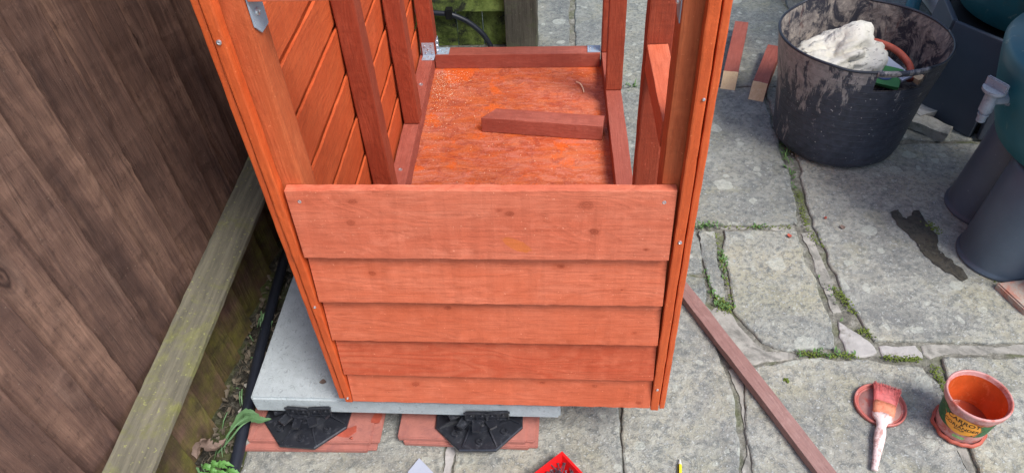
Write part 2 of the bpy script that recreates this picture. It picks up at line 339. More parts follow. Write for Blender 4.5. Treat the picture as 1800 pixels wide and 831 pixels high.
# ------------------------------------------------------------------ object helpers
def tag(o, label=None, cat=None, group=None, kind=None):
    if label: o['label'] = label
    if cat: o['category'] = cat
    if group: o['group'] = group
    if kind: o['kind'] = kind
    return o
ORG = {}
def thing(name, label, cat, loc=(0, 0, 0), group=None):
    o = bpy.data.objects.new(name, None); C.objects.link(o); o.location = loc; o.empty_display_size = .05
    ORG[o.name] = Vector(loc); return tag(o, label, cat, group)
def link(name, me, mat, parent=None, mw=None):
    o = bpy.data.objects.new(name, me); C.objects.link(o)
    if mat: me.materials.clear(); me.materials.append(mat)
    mw = mw or Matrix.Identity(4)
    if parent:
        o.parent = parent
        p = parent; off = Vector((0, 0, 0))
        if parent.name in ORG: base = Matrix.Translation(ORG[parent.name])
        else: base = MW[parent.name]
        o.matrix_local = base.inverted() @ mw
    else: o.matrix_world = mw
    MW[o.name] = mw.copy()
    return o
MW = {}
def fin(name, bm, mat, parent=None, mw=None, smooth=False, center=False):
    me = bpy.data.meshes.new(name)
    bmesh.ops.recalc_face_normals(bm, faces=bm.faces)
    if center:
        c = sum((v.co for v in bm.verts), Vector())/len(bm.verts); bmesh.ops.translate(bm, verts=bm.verts, vec=-c)
        mw = (mw or Matrix.Identity(4)) @ Matrix.Translation(c)
    bm.to_mesh(me); bm.free()
    if smooth:
        for p in me.polygons: p.use_smooth = True
    return link(name, me, mat, parent, mw)
def frame(p0, p1, up=(0, 0, 1)):
    p0 = Vector(p0); p1 = Vector(p1); x = (p1-p0).normalized(); z = Vector(up); z = (z-x*z.dot(x)).normalized(); y = z.cross(x)
    return Matrix(((x.x, y.x, z.x, p0.x), (x.y, y.y, z.y, p0.y), (x.z, y.z, z.z, p0.z), (0, 0, 0, 1))), (p1-p0).length
def prism(prof, L, seg=.03, jit=.0005, cut0=0, cut1=0, bev=.0012):
    """profile in local YZ extruded along X; cut0/cut1 = mitre (x shift per unit z)"""
    bm = bmesh.new(); n = max(1, int(L/seg)); rings = []
    for i in range(n+1):
        x = L*i/n; ring = []
        for (y, z) in prof:
            xx = x
            if i == 0: xx = x+cut0*z
            if i == n: xx = x+cut1*z
            ring.append(bm.verts.new((xx, y+R.uniform(-jit, jit), z+R.uniform(-jit, jit))))
        rings.append(ring)
    k = len(prof)
    for a, b in zip(rings, rings[1:]):
        for j in range(k): bm.faces.new((a[j], a[(j+1) % k], b[(j+1) % k], b[j]))
    bm.faces.new(rings[0][::-1]); bm.faces.new(rings[-1])
    if bev:
        bmesh.ops.recalc_face_normals(bm, faces=bm.faces)
        es = [e for e in bm.edges if len(e.link_faces) == 2 and e.calc_face_angle(0) > .6]
        bmesh.ops.bevel(bm, geom=es, offset=bev, segments=2, affect='EDGES', profile=.6)
    return bm
def rect(w, h): return [(-w/2, -h/2), (w/2, -h/2), (w/2, h/2), (-w/2, h/2)]
def timber(name, p0, p1, w, h, mat, parent=None, up=(0, 0, 1), **kw):
    mw, L = frame(p0, p1, up)
    return fin(name, prism(rect(w, h), L, **kw), mat, parent, mw)
def box(bm, x0, x1, y0, y1, z0, z1, bev=0):
    r = bmesh.ops.create_cube(bm, size=1); vs = r['verts']
    for v in vs: v.co = Vector((x0+(v.co.x+.5)*(x1-x0), y0+(v.co.y+.5)*(y1-y0), z0+(v.co.z+.5)*(z1-z0)))
    if bev:
        es = list({e for v in vs for e in v.link_edges}); bmesh.ops.bevel(bm, geom=es, offset=bev, segments=2, affect='EDGES')
def lathe(bm, prof, n=48, rfun=None, center=(0, 0, 0), cap=False):
    rings = []
    for (r, z) in prof:
        ring = []
        for i in range(n):
            a = 2*math.pi*i/n; rr, zz = (r, z) if not rfun else rfun(r, z, a)
            ring.append(bm.verts.new((center[0]+rr*math.cos(a), center[1]+rr*math.sin(a), center[2]+zz)))
        rings.append(ring)
    for a, b in zip(rings, rings[1:]):
        for j in range(n): bm.faces.new((a[j], a[(j+1) % n], b[(j+1) % n], b[j]))
    if cap: bm.faces.new(rings[0][::-1]); bm.faces.new(rings[-1])
    return rings
def tube(bm, pts, r, n=10, taper=None):
    pts = [Vector(p) for p in pts]; rings = []
    for i, p in enumerate(pts):
        d = (pts[min(i+1, len(pts)-1)]-pts[max(i-1, 0)]).normalized()
        u = d.cross(Vector((.13, .2, .97))).normalized(); v = d.cross(u)
        rr = r if not taper else r+(taper-r)*i/(len(pts)-1)
        rings.append([bm.verts.new(p+(u*math.cos(2*math.pi*k/n)+v*math.sin(2*math.pi*k/n))*rr) for k in range(n)])
    for a, b in zip(rings, rings[1:]):
        for j in range(n): bm.faces.new((a[j], a[(j+1) % n], b[(j+1) % n], b[j]))
    bm.faces.new(rings[0][::-1]); bm.faces.new(rings[-1])
def spline(P, n=8):
    P = [Vector(p) for p in P]; out = []
    for i in range(len(P)-1):
        a = P[max(i-1, 0)]; b = P[i]; c = P[i+1]; d = P[min(i+2, len(P)-1)]
        for k in range(n):
            t = k/n; out.append(.5*((2*b)+(c-a)*t+(2*a-5*b+4*c-d)*t*t+(3*b-a-3*c+d)*t**3))
    out.append(P[-1]); return out

def rock(name, c, s_, rot, mat, label, cat, group=None):
    b = bmesh.new(); box(b, -s_[0]/2, s_[0]/2, -s_[1]/2, s_[1]/2, -s_[2]/2, s_[2]/2)
    bmesh.ops.subdivide_edges(b, edges=b.edges, cuts=6, use_grid_fill=True)
    for v in b.verts:
        nn = Vector((noise.noise(v.co*28+Vector(c)), noise.noise(v.co*28+Vector(c)*2+Vector((5, 0, 0))), noise.noise(v.co*28+Vector((0, 9, 0)))))
        v.co += nn*.008
    return tag(fin(name, b, mat, mw=Matrix.Translation(c) @ Matrix.Rotation(rot, 4, 'Z'), smooth=False), label, cat, group)

# ------------------------------------------------------------------ ground
g = bmesh.new(); n = 60
bmesh.ops.create_grid(g, x_segments=2, y_segments=2, size=25)
ground = fin('ground', g, M['joint'], mw=Matrix.Translation((0, 0, -.0075))); tag(ground, kind='structure')
def slab(poly, z=0, name='paving_slab', mat=None, depth=.03, jit=.0042, rim=.004, parent=ground, seed=0, step=.012):
    pts = []
    for i, a in enumerate(poly):
        b = poly[(i+1) % len(poly)]; L = math.dist(a, b); k = max(1, int(L/step))
        nx, ny = (b[1]-a[1])/L, -(b[0]-a[0])/L
        for j in range(k):
            t = j/k; x = a[0]+(b[0]-a[0])*t; y = a[1]+(b[1]-a[1])*t
            d = (noise.noise(Vector((x*16, y*16, seed*3.1)))*2.2+noise.noise(Vector((x*70, y*70, seed))))*jit
            pts.append((x+nx*d, y+ny*d))
    cx = sum(p[0] for p in pts)/len(pts); cy = sum(p[1] for p in pts)/len(pts)
    bm = bmesh.new()
    def ring(off, zz):
        out = []
        for (x, y) in pts:
            L = math.hypot(x-cx, y-cy); f = max(.2, 1-off/L)
            out.append(bm.verts.new((cx+(x-cx)*f, cy+(y-cy)*f, zz+noise.noise(Vector((x*20, y*20, 5)))*.0008)))
        return out
    rs = [ring(0, z-depth), ring(0, z-rim), ring(rim*.4, z-rim*.35), ring(rim*1.2, z)]
    m = len(pts)
    for a, b in zip(rs, rs[1:]):
        for j in range(m): bm.faces.new((a[j], a[(j+1) % m], b[(j+1) % m], b[j]))
    top = bm.faces.new(rs[-1])
    bmesh.ops.triangulate(bm, faces=[top])
    return fin(name, bm, mat or M['stone'], parent, smooth=False)
SL = [
 [(-.60, .25), (-.225, .25), (-.220, 1.05), (-.60, 1.05)],
 [(-.205, .25), (.095, .25), (.098, .66), (.103, .75), (.09, .85), (.095, 1.05), (-.207, 1.05)],
 [(.100, .25), (.295, .25), (.305, .66), (.318, .80), (.300, .93), (.245, 1.09), (.10, 1.08), (.095, .85), (.108, .75), (.102, .66)],
 [(.362, 1.278), (.350, 1.18), (.352, 1.03), (.395, .945), (.440, .925), (.538, .928), (.545, 1.0), (.538, 1.15), (.535, 1.278)],
 [(.10, 1.135), (.300, 1.135), (.302, 1.275), (.10, 1.275)],
 [(.308, 1.275), (.306, 1.15), (.318, 1.05), (.338, 1.06), (.337, 1.17), (.345, 1.275)],
 [(.10, 1.10), (.25, 1.105), (.298, 1.04), (.305, 1.125), (.10, 1.128)],
 [(.10, 1.292), (.545, 1.295), (.556, 1.40), (.562, 1.60), (.565, 1.89), (.10, 1.895)],
 [(.02, 1.900), (.735, 1.897), (.74, 2.7), (.02, 2.7)],
 [(.618, .952), (.95, .956), (1.5, .96), (1.5, 1.60), (.98, 1.615), (.60, 1.60), (.582, 1.40), (.578, 1.28), (.582, 1.15), (.604, 1.02)],
 [(.58, 1.62), (.98, 1.63), (1.5, 1.62), (1.5, 2.3), (.752, 2.3), (.748, 1.89), (.578, 1.89), (.574, 1.70)],
 [(.752, 2.315), (1.5, 2.32), (1.5, 3.1), (.752, 3.1)],
 [(.330, .25), (.690, .25), (.692, .66), (.700, .78), (.708, .85), (.690, .893), (.58, .902), (.45, .905), (.35, .88), (.330, .75)],
 [(.712, .25), (1.3, .25), (1.3, .922), (.735, .912), (.722, .87), (.716, .80)],
 [(-.60, 1.07), (.08, 1.07), (.08, 1.89), (-.60, 1.89)],
 [(-.60, 1.91), (.0, 1.915), (.0, 2.7), (-.60, 2.7)],
 [(-.60, 2.72), (.6, 2.72), (.6, 3.6), (-.60, 3.6)],
 [(1.315, .25), (2.0, .25), (2.0, .92), (1.315, .93)],
 [(-.60, -.6), (.1, -.6), (.1, .235), (-.60, .235)], [(.115, -.6), (1.0, -.6), (1.0, .235), (.115, .235)],
]
TINT = {7: (.76, .78, .78), 8: (.70, .73, .73), 10: (.74, .75, .73), 9: (.98, .97, .95), 11: (.66, .68, .70), 3: (.90, .91, .90), 4: (.8, .82, .82), 6: (.75, .78, .8), 5: (.8, .82, .82), 14: (.7, .7, .7), 15: (.6, .62, .62)}
for i, p in enumerate(SL):
    o = slab(p, z=R.uniform(-.0012, .0012), seed=i); o.color = TINT.get(i, (1, .99, .97))+(1,)
# lumps of mortar packed in the joints
MO = [([(.560, 1.005), (.575, .985), (.592, .97), (.612, .945), (.616, .925), (.575, .912), (.555, .925), (.552, .96)], 'mortar'),
      ([(.622, .944), (.66, .946), (.695, .945), (.70, .921), (.66, .913), (.625, .916)], 'mortar'),
      ([(.705, .945), (.76, .948), (.90, .949), (1.0, .95), (1.0, .928), (.90, .930), (.74, .922), (.712, .912), (.703, .925)], 'greymortar'),
      ([(.345, 1.02), (.352, .99), (.385, .945), (.40, .925), (.48, .918), (.48, .910), (.36, .892), (.328, .90), (.312, .96), (.30, 1.03), (.32, 1.045)], 'greymortar'),
      ([(.322, .88), (.328, .80), (.322, .70), (.305, .66), (.302, .50), (.326, .50), (.327, .66), (.334, .78), (.345, .885)], 'greymortar'),
      ([(.545, 1.27), (.550, 1.15), (.556, 1.03), (.572, 1.03), (.574, 1.16), (.570, 1.28)], 'greymortar'),
      ([(.36, 1.284), (.40, 1.283), (.53, 1.282), (.53, 1.290), (.36, 1.289)], 'greymortar'),
      ([(-.222, .70), (-.206, .70), (-.207, .25), (-.224, .25)], 'mortar'),
      ([(.10, 1.08), (.24, 1.095), (.30, 1.01), (.305, 1.03), (.255, 1.10), (.10, 1.095)], 'greymortar'),
      ([(.694, .80), (.690, .66), (.688, .40), (.706, .40), (.707, .66), (.711, .79)], 'greymortar')]
for i, (p, m) in enumerate(MO): slab(p, z=-.0035 if m == 'mortar' else -.005, name='mortar_patch', mat=M[m], jit=.003, rim=.003, seed=40+i, step=.006)
# wet patch beside the stands
wp = [(.762, 1.341), (.783, 1.346), (.792, 1.318), (.811, 1.334), (.828, 1.343), (.842, 1.303), (.846, 1.258), (.836, 1.213), (.845, 1.160), (.857, 1.132), (.852, 1.120), (.838, 1.136), (.805, 1.173), (.785, 1.206), (.790, 1.245), (.777, 1.277), (.760, 1.32)]
pud = slab(wp, z=.0022, name='wet_patch', mat=M['wet'], depth=.001, rim=.0004, jit=.006, parent=ground, seed=77, step=.005)

# soil strip along the fence foot
s = bmesh.new(); nx, ny = 10, 150; gr = []
for j in range(ny+1):
    row = []
    y = .1+j*(2.05/ny)
    for i in range(nx+1):
        x = -.715+i*.0125-.03*(y-.5)*.0
        z = .002+.006*(1-i/nx)+noise.noise(Vector((x*60, y*60, 1)))*.006+noise.noise(Vector((x*150, y*150, 3)))*.003
        if i == nx: z = -.012
        row.append(s.verts.new((x, y, z)))
    gr.append(row)
for a, b in zip(gr, gr[1:]):
    for j in range(nx): s.faces.new((a[j], a[j+1], b[j+1], b[j]))
tag(fin('soil_strip', s, M['soil'], smooth=True), kind='structure')

# ------------------------------------------------------------------ left fence
def fx(y): return -.684-.036*(y-.486)
fence = thing('timber_fence', 'dark brown overlapping board fence with a mossy lower rail along the left side', 'fence', (fx(.5), .5, 0))
seams = [-.32, -.235, -.15, -.065, .02, .105, .19, .28, .375, .467, .549, .623, .712, .795, .878, .957, 1.045, 1.115, 1.188, 1.27, 1.35, 1.43, 1.51, 1.60, 1.68, 1.77, 1.85, 1.94, 2.02, 2.10]
for a, b in zip(seams, seams[1:]):
    L = b-a; th = .0200+R.uniform(-.002, .002)
    # local: X up, Y along fence (away), Z out of the fence towards the shed
    x = fx((a+b)/2)
    mw = Matrix(((-.045, -.036, 1, x+.002), (0, 1, .036, b), (1, 0, .045, .002), (0, 0, 0, 1)))
    prof = [(-L-.012, -.006), (0, -.006), (0, th), (-L-.012, -.001)]
    fin('fence_board', prism(prof, 1.5+R.uniform(-.01, .01), seg=.018, jit=.0009, bev=.0015), M['fence'], fence, mw)
for z in (.25, 1.25):
    p0 = (fx(-.3)+.016, -.3, z); p1 = (fx(2.10)+.016, 2.10, z+.002)
    if z > 1: p0 = (p0[0]-.045, p0[1], z); p1 = (p1[0]-.045, p1[1], z)
    mw, L = frame(p0, p1)
    # arris rail: local Y points to -x (left); sloping weathered top face, undercut below
    fin('arris_rail', prism([(-.064, -.014), (-.064, -.004), (0, .012), (0, -.05)], L, seg=.02, jit=.0005, bev=.0015), M['rail'], fence, mw)
for i in range(26):   # splinters and nail ends along the rail's top edge
    pass

# ------------------------------------------------------------------ back fence and post
bf = thing('mossy_fence_panel', 'low view of a green algae covered board fence behind the shed frame', 'fence', (-.45, 2.16, 0))
for a, b in ((-.70, -.62), (-.62, -.54), (-.54, -.455), (-.455, -.366), (-.366, -.281), (-.281, -.204)):
    mw, L = frame(((a+b)/2, 2.168, .0), ((a+b)/2+.004, 2.168, 1.35), (0, -1, 0))
    fin('fence_board', prism(rect(b-a-.003, .014+R.uniform(-.002, .002)), L, seg=.03, jit=.001), M['backfence'], bf, mw)
timber('fence_rail', (-.70, 2.142, .166), (-.204, 2.142, .160), .036, .05, M['backfence'], bf, jit=.0015)
timber('fence_rail', (-.70, 2.142, 1.2), (-.204, 2.142, 1.2), .036, .05, M['backfence'], bf)
timber('fence_post', (-.153, 2.15, 0), (-.150, 2.15, 1.4), .1, .1, M['backpost'], None, (0, -1, 0), jit=.0012, bev=.003)
tag(bpy.data.objects['fence_post'], 'weathered grey brown square post at the end of the mossy fence', 'fence post')
b = bmesh.new(); tube(b, spline([(-.70, 2.112, .165), (-.50, 2.112, .150), (-.424, 2.108, .143), (-.379, 2.108, .138), (-.345, 2.11, .124), (-.31, 2.112, .100), (-.273, 2.112, .060), (-.250, 2.112, .012), (-.235, 2.112, -.02)], 6), .0085, 12)
cab = thing('black_cable', 'thick black cable clipped to the mossy fence rail and curving down', 'cable', (-.3, 2.112, 0))
fin('cable', b, M['hose'], cab, smooth=True)
b = bmesh.new(); box(b, -.388, -.366, 2.096, 2.124, .124, .156, .002); fin('cable_clip', b, M['black'], cab)

# ------------------------------------------------------------------ painted wall, far right
b = bmesh.new(); box(b, 1.19, 1.5, 2.06, 3.3, 0, 1.2, .006)
tag(fin('whitewashed_wall', b, M['wall']), 'flaking whitewashed wall behind the black rubber tub', 'wall')

# ------------------------------------------------------------------ concrete slabs, tiles and pedestals under the shed
def base_slab(x0, x1, y0, y1, label):
    b = bmesh.new(); box(b, x0, x1, y0, y1, .066, .108, .004)
    for v in b.verts:
        if v.co.z > .1 and False: pass
    for v in b.verts: v.co.x += -.02*(v.co.y-.71)
    return tag(fin('concrete_slab', b, M['concrete']), label, 'concrete slab', 'concrete slabs carrying the shed')
base_slab(-.572, -.012, .712, 1.27, 'pale grey concrete slab on black pedestals under the front of the shed')
base_slab(-.560, .0, 1.276, 1.84, 'pale grey concrete slab mostly hidden under the back of the shed')
def roof_tile(x0, x1, y0, y1, z, rot, label):
    b = bmesh.new(); L = x1-x0
    prof = []
    mw = Matrix.Translation(((x0+x1)/2, (y0+y1)/2, z)) @ Matrix.Rotation(rot, 4, 'Z')
    hx, hy = (x1-x0)/2, (y1-y0)/2
    box(b, -hx, hx-.016, -hy, hy, 0, .011, .0018)
    box(b, hx-.0185, hx, -hy+.004, hy, 0, .0065, .0015)      # lower interlocking side lip
    box(b, -hx, -hx+.012, -hy+.001, hy, .0108, .0125, .0007)     # ridge on the other side
    return tag(fin('roof_tile', b, M['tile'], mw=mw), label, 'roof tile', 'roof tiles under the pedestals')
roof_tile(-.602, -.352, .668, .90, .001, .02, 'lower terracotta roof tile of the pair below the left pedestal')
roof_tile(-.592, -.345, .678, .905, .0125, .01, 'upper terracotta roof tile of the pair below the left pedestal')
roof_tile(-.300, -.052, .686, .91, .001, -.012, 'lower terracotta roof tile of the pair below the right pedestal')
roof_tile(-.310, -.058, .690, .92, .0125, -.006, 'upper terracotta roof tile of the pair below the right pedestal')
def pedestal(cx, cy, z0, rot, label):
    t = thing('slab_pedestal', label, 'pedestal', (cx, cy, z0), 'black pedestals holding up the slab')
    mw = Matrix.Translation((cx, cy, z0)) @ Matrix.Rotation(rot, 4, 'Z')
    b = bmesh.new(); n = 8; rr = .087
    pr = [(rr, 0), (rr, .004), (rr-.002, .006), (.045, .008), (.02, .008)]
    lathe(b, pr, n); bmesh.ops.contextual_create(b, geom=[]) if False else None
    fin('base_plate', b, M['blackplastic'], t, mw @ Matrix.Rotation(rad(22.5), 4, 'Z'))
    b = bmesh.new(); lathe(b, [(.046, .006), (.044, .024), (.038, .026), (.036, .01)], 32); lathe(b, [(.034, .0), (.034, .050), (.0, .050)], 32)
    fin('collar', b, M['blackplastic'], t, mw, smooth=False)
    for k in range(8):
        b = bmesh.new(); a = rad(45*k+22.5+3); d = Vector((math.cos(a), math.sin(a), 0)); q = Vector((-d.y, d.x, 0))*.0014
        vs = [b.verts.new(p) for p in (d*.044-q+Vector((0, 0, .006)), d*.044+q+Vector((0, 0, .006)), d*.044+q+Vector((0, 0, .018)), d*.044-q+Vector((0, 0, .018)),
                                       d*.080-q+Vector((0, 0, .004)), d*.080+q+Vector((0, 0, .004)), d*.080+q+Vector((0, 0, .009)), d*.080-q+Vector((0, 0, .009)))]
        for f in ((0, 1, 2, 3), (7, 6, 5, 4), (0, 4, 5, 1), (1, 5, 6, 2), (2, 6, 7, 3), (3, 7, 4, 0)): b.faces.new([vs[i] for i in f])
        fin('rib', b, M['blackplastic'], t, mw)
    for k in range(8):
        a = rad(45*k+3); b = bmesh.new()
        lathe(b, [(.0072, .0045), (.0068, .0105), (.0044, .0108), (.0036, .005), (.0, .005)], 16)
        fin('screw_boss', b, M['blackplastic'], t, mw @ Matrix.Translation((math.cos(a)*.0635, math.sin(a)*.0635, 0)))
    # toothed adjusting ring
    b = bmesh.new(); N = 12; top = []; bot = []
    pts = []
    for k in range(N):
        for (da, r_) in ((-12, .042), (-7, .061), (6, .061), (11, .042)):
            a = rad(360/N*k+da); pts.append((r_*math.cos(a), r_*math.sin(a)))
    top = [b.verts.new((x, y, .0375)) for x, y in pts]; bot = [b.verts.new((x, y, .0315)) for x, y in pts]
    inr = [b.verts.new((.034*x/math.hypot(x, y), .034*y/math.hypot(x, y), .036)) for x, y in pts]; m = len(pts)
    for i in range(m):
        j = (i+1) % m; b.faces.new((bot[i], bot[j], top[j], top[i])); b.faces.new((top[i], top[j], inr[j], inr[i]))
    fin('toothed_ring', b, M['blackplastic'], t, mw)
    # head with the spacer tab standing in front of the slab edge
    b = bmesh.new(); lathe(b, [(.0, .036), (.042, .036), (.043, .040), (.0, .0405)], 32)
    fin('head', b, M['blackplastic'], t, mw)
    b = bmesh.new(); ty_ = .7095-cy
    box(b, -.0195, .0195, ty_-.0025, ty_, .0385, .0635, .001)
    box(b, -.0225, .0225, ty_-.005, ty_-.0028, .0385, .0415, .001)
    box(b, -.001, .001, ty_-.0065, ty_-.003, .0418, .0604); box(b, -.0225, .0225, ty_-.0065, ty_-.003, .0605, .064, .0006)
    box(b, -.0205, -.0185, ty_-.0065, ty_-.0028, .0418, .0604); box(b, .0185, .0205, ty_-.0065, ty_-.0028, .0418, .0604)
    for sx_ in (-.010, .010):
        bmesh.ops.create_cone(b, segments=12, radius1=.004, radius2=.003, depth=.003, cap_ends=True, matrix=Matrix.Translation((sx_, ty_-.0042, .051)) @ Matrix.Rotation(rad(90), 4, 'X'))
    fin('spacer_tab', b, M['blackplastic'], t, mw)
    return t
pedestal(-.487, .742, .0252, rad(-3), 'black octagonal screw pedestal under the left front of the slab')
pedestal(-.163, .745, .0252, rad(2), 'black octagonal screw pedestal under the right front of the slab')
pedestal(-.487, 1.15, .0252, rad(5), 'black screw pedestal hidden behind the left front one')
pedestal(-.163, 1.15, .0252, rad(5), 'black screw pedestal hidden behind the right front one')

def blotch(name, pts, z, mat, parent, label=None, cat=None, jit=.002):
    bm_o = slab(pts, z=z, name=name, mat=mat, depth=.0009, rim=.0003, jit=jit, parent=parent, seed=R.random()*50, step=.003)
    return bm_o
# stain drips on the tiles
up1 = [o for o in bpy.data.objects if o.name.startswith('roof_tile')][1]
blotch('stain_drip', [(-.425, .690), (-.400, .686), (-.388, .70), (-.392, .712), (-.41, .707), (-.425, .700)], .0244, M['stain'], up1)
blotch('stain_drip', [(-.366, .722), (-.352, .720), (-.350, .740), (-.360, .741)], .0244, M['stain'], up1)

# ------------------------------------------------------------------ the shed
SK = -.026
def sx(x, y): return x+SK*(y-.7)
def P(x, y, z): return (sx(x, y), y, z)
shed = thing('garden_shed', 'half-built narrow garden store of orange stained timber with overlapping front boards', 'shed', (-.117, .7, .108))
XL, XR = -.388, .157      # outer faces of the framing
PL, PR = -.346, .117      # inner faces
pw = .042
# floor
b = bmesh.new(); n1 = 2
vs = [b.verts.new(P(x, y, z)) for z in (.109, .127) for (x, y) in ((XL+.002, .716), (XR-.002, .716), (XR-.002, 1.842), (XL+.002, 1.842))]
for f in ((3, 2, 1, 0), (4, 5, 6, 7), (0, 1, 5, 4), (1, 2, 6, 5), (2, 3, 7, 6), (3, 0, 4, 7)): b.faces.new([vs[i] for i in f])
fin('floor_board', b, M['ply'], shed)
def post(x0, x1, y0, y1, z0, z1, mat, name='post', dx=0, rnd=.003):
    xm, ym = (x0+x1)/2, (y0+y1)/2
    mw, L = frame(P(xm, ym, z0), (sx(xm, ym)+dx, ym, z1), (0, -1, 0))
    return fin(name, prism(rect(x1-x0, y1-y0), L, jit=.0004, bev=rnd), mat, shed, mw)
# corner posts and studs
post(XL, PL, .713, .757, .1275, 1.24, M['post'], 'corner_post', 0, .004)  # left posts and studs lengthened above the view, part of the added fence shading
post(PR, XR, .713, .757, .1275, .90, M['post'], 'corner_post', 0, .004)
post(XL+.004, PL+.004, 1.80, 1.842, .172, 1.24, M['stud'], 'corner_post')
post(PR, XR, 1.80, 1.842, .172, .90, M['stud'], 'corner_post')
post(XL-.001, PL-.003, 1.13, 1.172, .172, 1.24, M['stud'], 'stud')
post(XL+.002, PL-.001, 1.468, 1.510, .172, 1.24, M['stud'], 'stud')
post(PR, XR-.002, .952, .990, .172, .90, M['stud'], 'stud')
post(PR, XR+.001, 1.61, 1.650, .172, .90, M['stud'], 'stud')
# bottom plates
timber('bottom_plate', P(-.370, .759, .149), P(-.370, 1.842, .149), .038, .043, M['plate'], shed)
timber('bottom_plate', P(.1365, .759, .149), P(.1365, 1.842, .149), .039, .043, M['plate'], shed)
timber('bottom_plate', P(-.348, 1.822, .149), P(.114, 1.820, .149), .042, .043, M['plate'], shed)
timber('bottom_plate', (-.345, .736, .149), (.115, .736, .149), .042, .043, M['plate'], shed)
# side rail on the right between post and stud
timber('side_rail', P(.132, .759, .650), P(.132, .950, .650), .030, .040, M['board'], shed)
# top frame
timber('top_rail', (-.343, .735, .879), (.114, .735, .879), .044, .042, M['board'], shed)
timber('top_rail', P(-.343, 1.82, .879), P(.115, 1.82, .879), .042, .042, M['board'], shed)
timber('top_rail', P(-.367, .713, 1.262), P(-.367, 1.84, 1.262), .040, .040, M['board'], shed)  # unseen rail capping the left wall raised to shade the fence
timber('top_rail', P(.137, .759, .921), P(.137, 1.84, .921), .040, .040, M['board'], shed)
# front boards: feather edge, thick lower edge proud of the board below
fb = [(.4915, .608, -.3675, .1345, 0), (.398, .5055, -.369, .135, 0), (.3065, .412, -.370, .136, 0), (.215, .3205, -.3705, .137, 0), (.137, .229, -.371, .138, 0)]
for i, (z0, z1, xa, xb, _) in enumerate(fb):
    H = z1-z0
    mw, L = frame((xa, .7115, z0), (xb, .7115, z0), (0, 0, 1))       # local Y = -x cross... points back (+y)
    # local x along board, z up, y = z cross x = +y (back)
    yb = 0
    prof = [(0, 0), (-.0200, 0), (-.0125 if i == 0 else -.0050, H), (0, H)]
    fin('front_board', prism(prof, L, seg=.012, jit=.0005, bev=.0008), M[('board_top', 'board_1', 'board_2', 'board_fig', 'board_4')[i]], shed, mw)
# left side boards, horizontal feather edge seen from inside
sz = [.131, .24, .33, .42, .512, .605, .692, .782, .87, .96, 1.05, 1.14, 1.23]  # rows above the front top rail are unseen, added to darken the fence gap
for a, c in zip(sz, sz[1:]):
    mw, L = frame(P(-.3895, .737, a-.024), P(-.3895, 1.845, a-.024), (0, 0, 1))
    H = c-a+.0235
    prof = [(.0125, 0), (.0185, 0), (.0060, H), (.0015, H), (.0060, .0300), (.0125, .0285)]
    fin('side_board', prism(prof, L, seg=.03, jit=.0006, bev=0), M['side'], shed, mw)
# trims
def trim(x0, x1, y0, y1, z0, z1, lean=0):
    xm = (x0+x1)/2; ym = (y0+y1)/2
    mw, L = frame((xm, ym, z0), (xm+lean, ym, z1), (0, -1, 0))
    fin('corner_trim', prism(rect(x1-x0, y1-y0), L, seg=.02, jit=.0004, bev=.0022), M['trim'], shed, mw)
trim(-.3855, -.3725, .693, .7105, .131, 1.24, 0)  # left trims follow the added wall height out of view
trim(-.3965, -.3875, .697, .735, .136, 1.24, 0)
trim(.1395, .1530, .693, .7105, .128, .905, -.002)
trim(.1545, .1635, .696, .735, .129, .905, -.001)
# narrow cover strips between the trim and the boards, upper part
# metal angle plates
def plate(mw, w, h, holes, cham=.25):
    """plate in local XY, normal +Z"""
    b = bmesh.new(); c = w*cham
    out = [(0, 0), (w, 0), (w, h-c), (w-c, h), (c*.0, h)] if cham else [(0, 0), (w, 0), (w, h), (0, h)]
    lo = [b.verts.new((x, y, 0)) for x, y in out]; hi = [b.verts.new((x, y, .0018)) for x, y in out]; k = len(out)
    b.faces.new(lo[::-1]); b.faces.new(hi)
    for i in range(k): b.faces.new((lo[i], lo[(i+1) % k], hi[(i+1) % k], hi[i]))
    o = fin('corner_plate', b, M['zinc'], shed, mw)
    for (x, y) in holes:
        b = bmesh.new(); lathe(b, [(.0034, 0), (.0030, .0016), (.0016, .0022), (.0012, .0012), (.0, .0012)], 12)
        fin('screw', b, M['steel'], o, mw @ Matrix.Translation((x, y, .0017)) @ Matrix.Scale(1.35 if cham else 1.0, 4))
    return o
def basis(o, x, y):
    x = Vector(x).normalized(); y = Vector(y).normalized(); z = x.cross(y)
    return Matrix(((x.x, y.x, z.x, o[0]), (x.y, y.y, z.y, o[1]), (x.z, y.z, z.z, o[2]), (0, 0, 0, 1)))
# back left post front face, folding on to the plate
plate(basis((sx(-.380, 1.8), 1.7985, .172), (1, 0, 0), (0, 0, 1)), .034, .038, [(.008, .028), (.026, .030), (.017, .018), (.010, .008), (.027, .008)], 0)
plate(basis((sx(-.380, 1.8), 1.772, .1708), (1, 0, 0), (0, 1, 0)), .034, .026, [(.008, .006), (.026, .006), (.018, .016)], 0)
plate(basis((sx(-.344, 1.82), 1.803, .1708), (1, 0, 0), (0, 1, 0)), .036, .036, [(.006, .008), (.016, .018), (.027, .008), (.028, .026), (.008, .028)], 0)
plate(basis((sx(-.3415, 1.80), 1.803, .172), (0, 1, 0), (0, 0, 1)), .034, .038, [(.006, .010), (.010, .022), (.02, .030)], 0)
plate(basis((sx(.079, 1.82), 1.803, .1708), (1, 0, 0), (0, 1, 0)), .036, .036, [(.008, .010), (.008, .026), (.020, .018)], 0)
